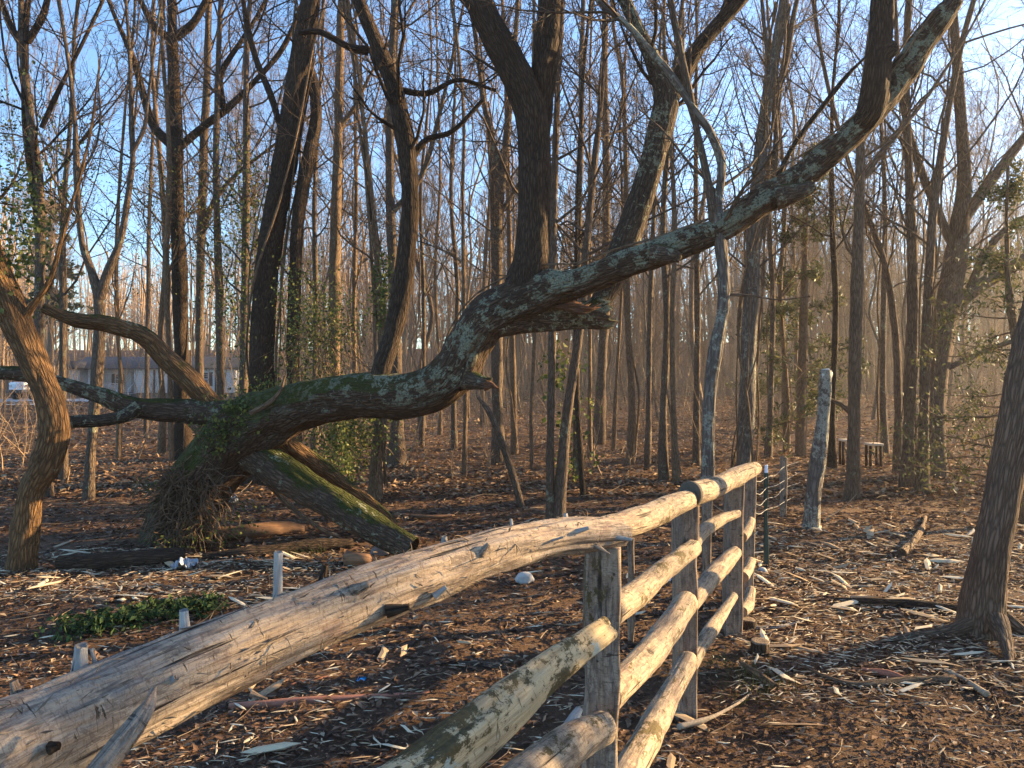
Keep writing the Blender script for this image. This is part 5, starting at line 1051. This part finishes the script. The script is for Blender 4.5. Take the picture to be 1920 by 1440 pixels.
# ------------------------------------------------------------------ leaf litter and wood chips
def scatter_view(n, d0, d1, spread=.80, pw=1.0, rs=RS):
    """even in 1/d so that pieces cover the picture evenly"""
    t = rs.rand(n); d = 1 / ((1 / d0) * (1 - t) + (1 / d1) * t); d = np.where(rs.rand(n) < .3, d0 + (d1 - d0) * rs.rand(n) ** .5, d)
    x = (rs.rand(n) * 2 - 1) * (spread * d + .5); return x, d
def gz(x, y): return gfull(np.asarray(x), np.asarray(y))
rs = np.random.RandomState(77)
x, y = scatter_view(76000, 1.7, 12, rs=rs); z = gz(x, y) + .004 + .012 * rs.rand(len(x))
V, Fq, rnd = leaf_geo(np.stack([x, y, z], -1), (.011 + .023 * rs.rand(len(x)) ** 1.6) * np.clip(y / 4, .8, 1.8), rs, 1.9, .25, flat=.84)
o = mesh_from('leaf_litter', V, Fq, L_dead, rnd=rnd ** 1.2, smooth=False); tag(o, 'brown shredded leaves and bark covering the ground', kind='stuff')
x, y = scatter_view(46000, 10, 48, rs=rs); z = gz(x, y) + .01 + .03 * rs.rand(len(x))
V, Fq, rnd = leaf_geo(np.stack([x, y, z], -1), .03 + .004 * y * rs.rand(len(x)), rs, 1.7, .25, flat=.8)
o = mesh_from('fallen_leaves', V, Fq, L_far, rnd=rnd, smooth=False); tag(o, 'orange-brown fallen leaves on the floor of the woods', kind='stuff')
def chip_density(x, y):
    px = 960 + x / y * F; py = HY + CH / y * F
    a = ((px > 1380) & (py > 985) & (py < 1330)) * (.35 + .65 * np.exp(-((py - 1130) / 110) ** 2)); b_ = ((px < 680) & (py > 1040) & (py < 1140)) * .9; c_ = ((px < 1100) & (py > 1200)) * .14
    return np.maximum(np.maximum(a, b_), np.maximum(c_, .07))
def sliver_geo(C, L, W, rs, tilt=.12):
    """thin split chip: a bent, pointed, faceted shard"""
    n = len(C); a = rs.rand(n) * 6.28; a = np.where(rs.rand(n) < .5, a, rs.normal(0, .5, n)); d = np.stack([np.cos(a), np.sin(a), rs.normal(0, tilt, n)], -1); s = unit(np.cross(d, [0, 0, 1.])); u = np.cross(s, d)
    L = L[:, None]; W = W[:, None]; h = W * .35
    sk = rs.normal(0, .22, (n, 1)) * L
    v = np.stack([C - d * L * .5 + s * sk * .3, C - d * L * .22 + s * W * .5, C + d * L * .25 + s * W * .42 + u * h * .4, C + d * L * .5 - s * sk * .4, C + d * L * .2 - s * W * .5, C - d * L * .28 - s * W * .38,
                  C - d * L * .1 + u * h, C + d * L * .15 + u * h * 1.1], 1)
    f = np.array([[0, 1, 6], [1, 2, 7], [1, 7, 6], [2, 3, 7], [3, 4, 7], [4, 5, 6], [4, 6, 7], [5, 0, 6]]); idx = np.arange(n)[:, None, None] * 8 + f[None]
    return v.reshape(-1, 3), idx.reshape(-1, 3), np.repeat(rs.rand(n), 8)
x, y = scatter_view(80000, 1.8, 9.5, rs=rs); k = rs.rand(len(x)) < chip_density(x, y); x, y = x[k], y[k]; n = len(x)
C = np.stack([x, y, gz(x, y) + .02], -1); V, Fq, rnd = sliver_geo(C, .02 + .09 * rs.rand(n) ** 2.0, .003 + .009 * rs.rand(n) ** 1.4, rs)
o = mesh_from('wood_chips', V, Fq, L_chip, rnd=rnd, smooth=False); tag(o, 'pale splinters strewn over the mulch', kind='stuff')
n = 2600; x, y = scatter_view(n, 1.9, 26, rs=rs); st = np.stack([x, y, gz(x, y) + .02], -1); a = rs.rand(n) * 6.28
Pg, Rg = grow(st, np.stack([np.cos(a), np.sin(a), 0 * a], -1), (.05 + .22 * rs.rand(n)) * np.clip(y / 4, .7, 3.5), (.0012 + .0025 * rs.rand(n)) * np.clip(y / 4, .8, 3), 5, .12, .0, .5, rs); g = tubes(Pg, Rg, 4)
o = mesh_from('twig_litter', g[0].reshape(-1, 3), g[1], L_twig, rnd=np.repeat(rs.rand(n), 20)); tag(o, 'small fallen twigs on the ground', kind='stuff')
# the largest chips, one by one
chipm = []
for s in range(10):
    r2 = np.random.RandomState(300 + s); V, Fq, rnd = sliver_geo(np.zeros((1, 3)), np.array([1.0]), np.array([.09 + .18 * r2.rand()]), r2, .0)
    V = np.concatenate([V, V * [1, 1, -.3] - [0, 0, .02]]); Fq = np.concatenate([Fq, Fq[:, ::-1] + 8])
    me = bpy.data.meshes.new('wood_chip'); me.from_pydata(V.tolist(), [], Fq.tolist()); a = me.attributes.new('rnd', 'FLOAT', 'POINT'); a.data.foreach_set('value', np.full(16, .25 + .75 * r2.rand(), np.float32)); me.materials.append(L_chip); chipm.append(me)
rs = np.random.RandomState(78); m = 0
while m < 285:
    x, y = scatter_view(1, 2.2, 8.8, rs=rs); x, y = float(x[0]), float(y[0])
    if rs.rand() > chip_density(x, y): continue
    px = 960 + x / y * F
    if not 0 < px < 1920: continue
    o = bpy.data.objects.new('wood_chip', chipm[rs.randint(10)]); COL.objects.link(o); L = (.06 + .17 * rs.rand() ** 2) * (1 + .09 * y); o.scale = (L, L, L * .35)
    o.location = (x, y, float(gz(x, y)) + .025); o.rotation_euler = (rs.normal(0, .15), rs.normal(0, .15), rs.rand() * 6.28 if rs.rand() < .4 else rs.normal(0, .45))
    if px > 1330: tag(o, 'pale split wood chip on the mulch to the right of the fence', 'wood chip', 'chips right of the fence')
    elif y > 4.6: tag(o, 'pale wood chip in the scatter behind the top log', 'wood chip', 'chips behind the top log')
    else: tag(o, 'wood chip on the dark mulch below the top log', 'wood chip', 'chips below the top log')
    m += 1

HAZE = 0.0012
if HAZE:
    V, Fq = box_geo((0, 75, 14.5), (420, 170, 37)); hz_ = mesh_from('haze', V, Fq, None, smooth=False) if False else None
    me = bpy.data.meshes.new('haze'); me.from_pydata([tuple(v) for v in V], [], [tuple(f) for f in Fq.tolist()]); hz_ = bpy.data.objects.new('haze', me); COL.objects.link(hz_)
    hm = bpy.data.materials.new('evening_haze'); hm.use_nodes = True; hm.node_tree.nodes.clear(); o_ = hm.node_tree.nodes.new('ShaderNodeOutputMaterial'); pv = hm.node_tree.nodes.new('ShaderNodeVolumePrincipled')
    pv.inputs['Color'].default_value = (.9, .86, .8, 1); pv.inputs['Density'].default_value = HAZE; pv.inputs['Anisotropy'].default_value = .6
    hm.node_tree.links.new(pv.outputs[0], o_.inputs['Volume']); me.materials.append(hm); tag(hz_, 'thin golden evening haze in the woods', kind='stuff')
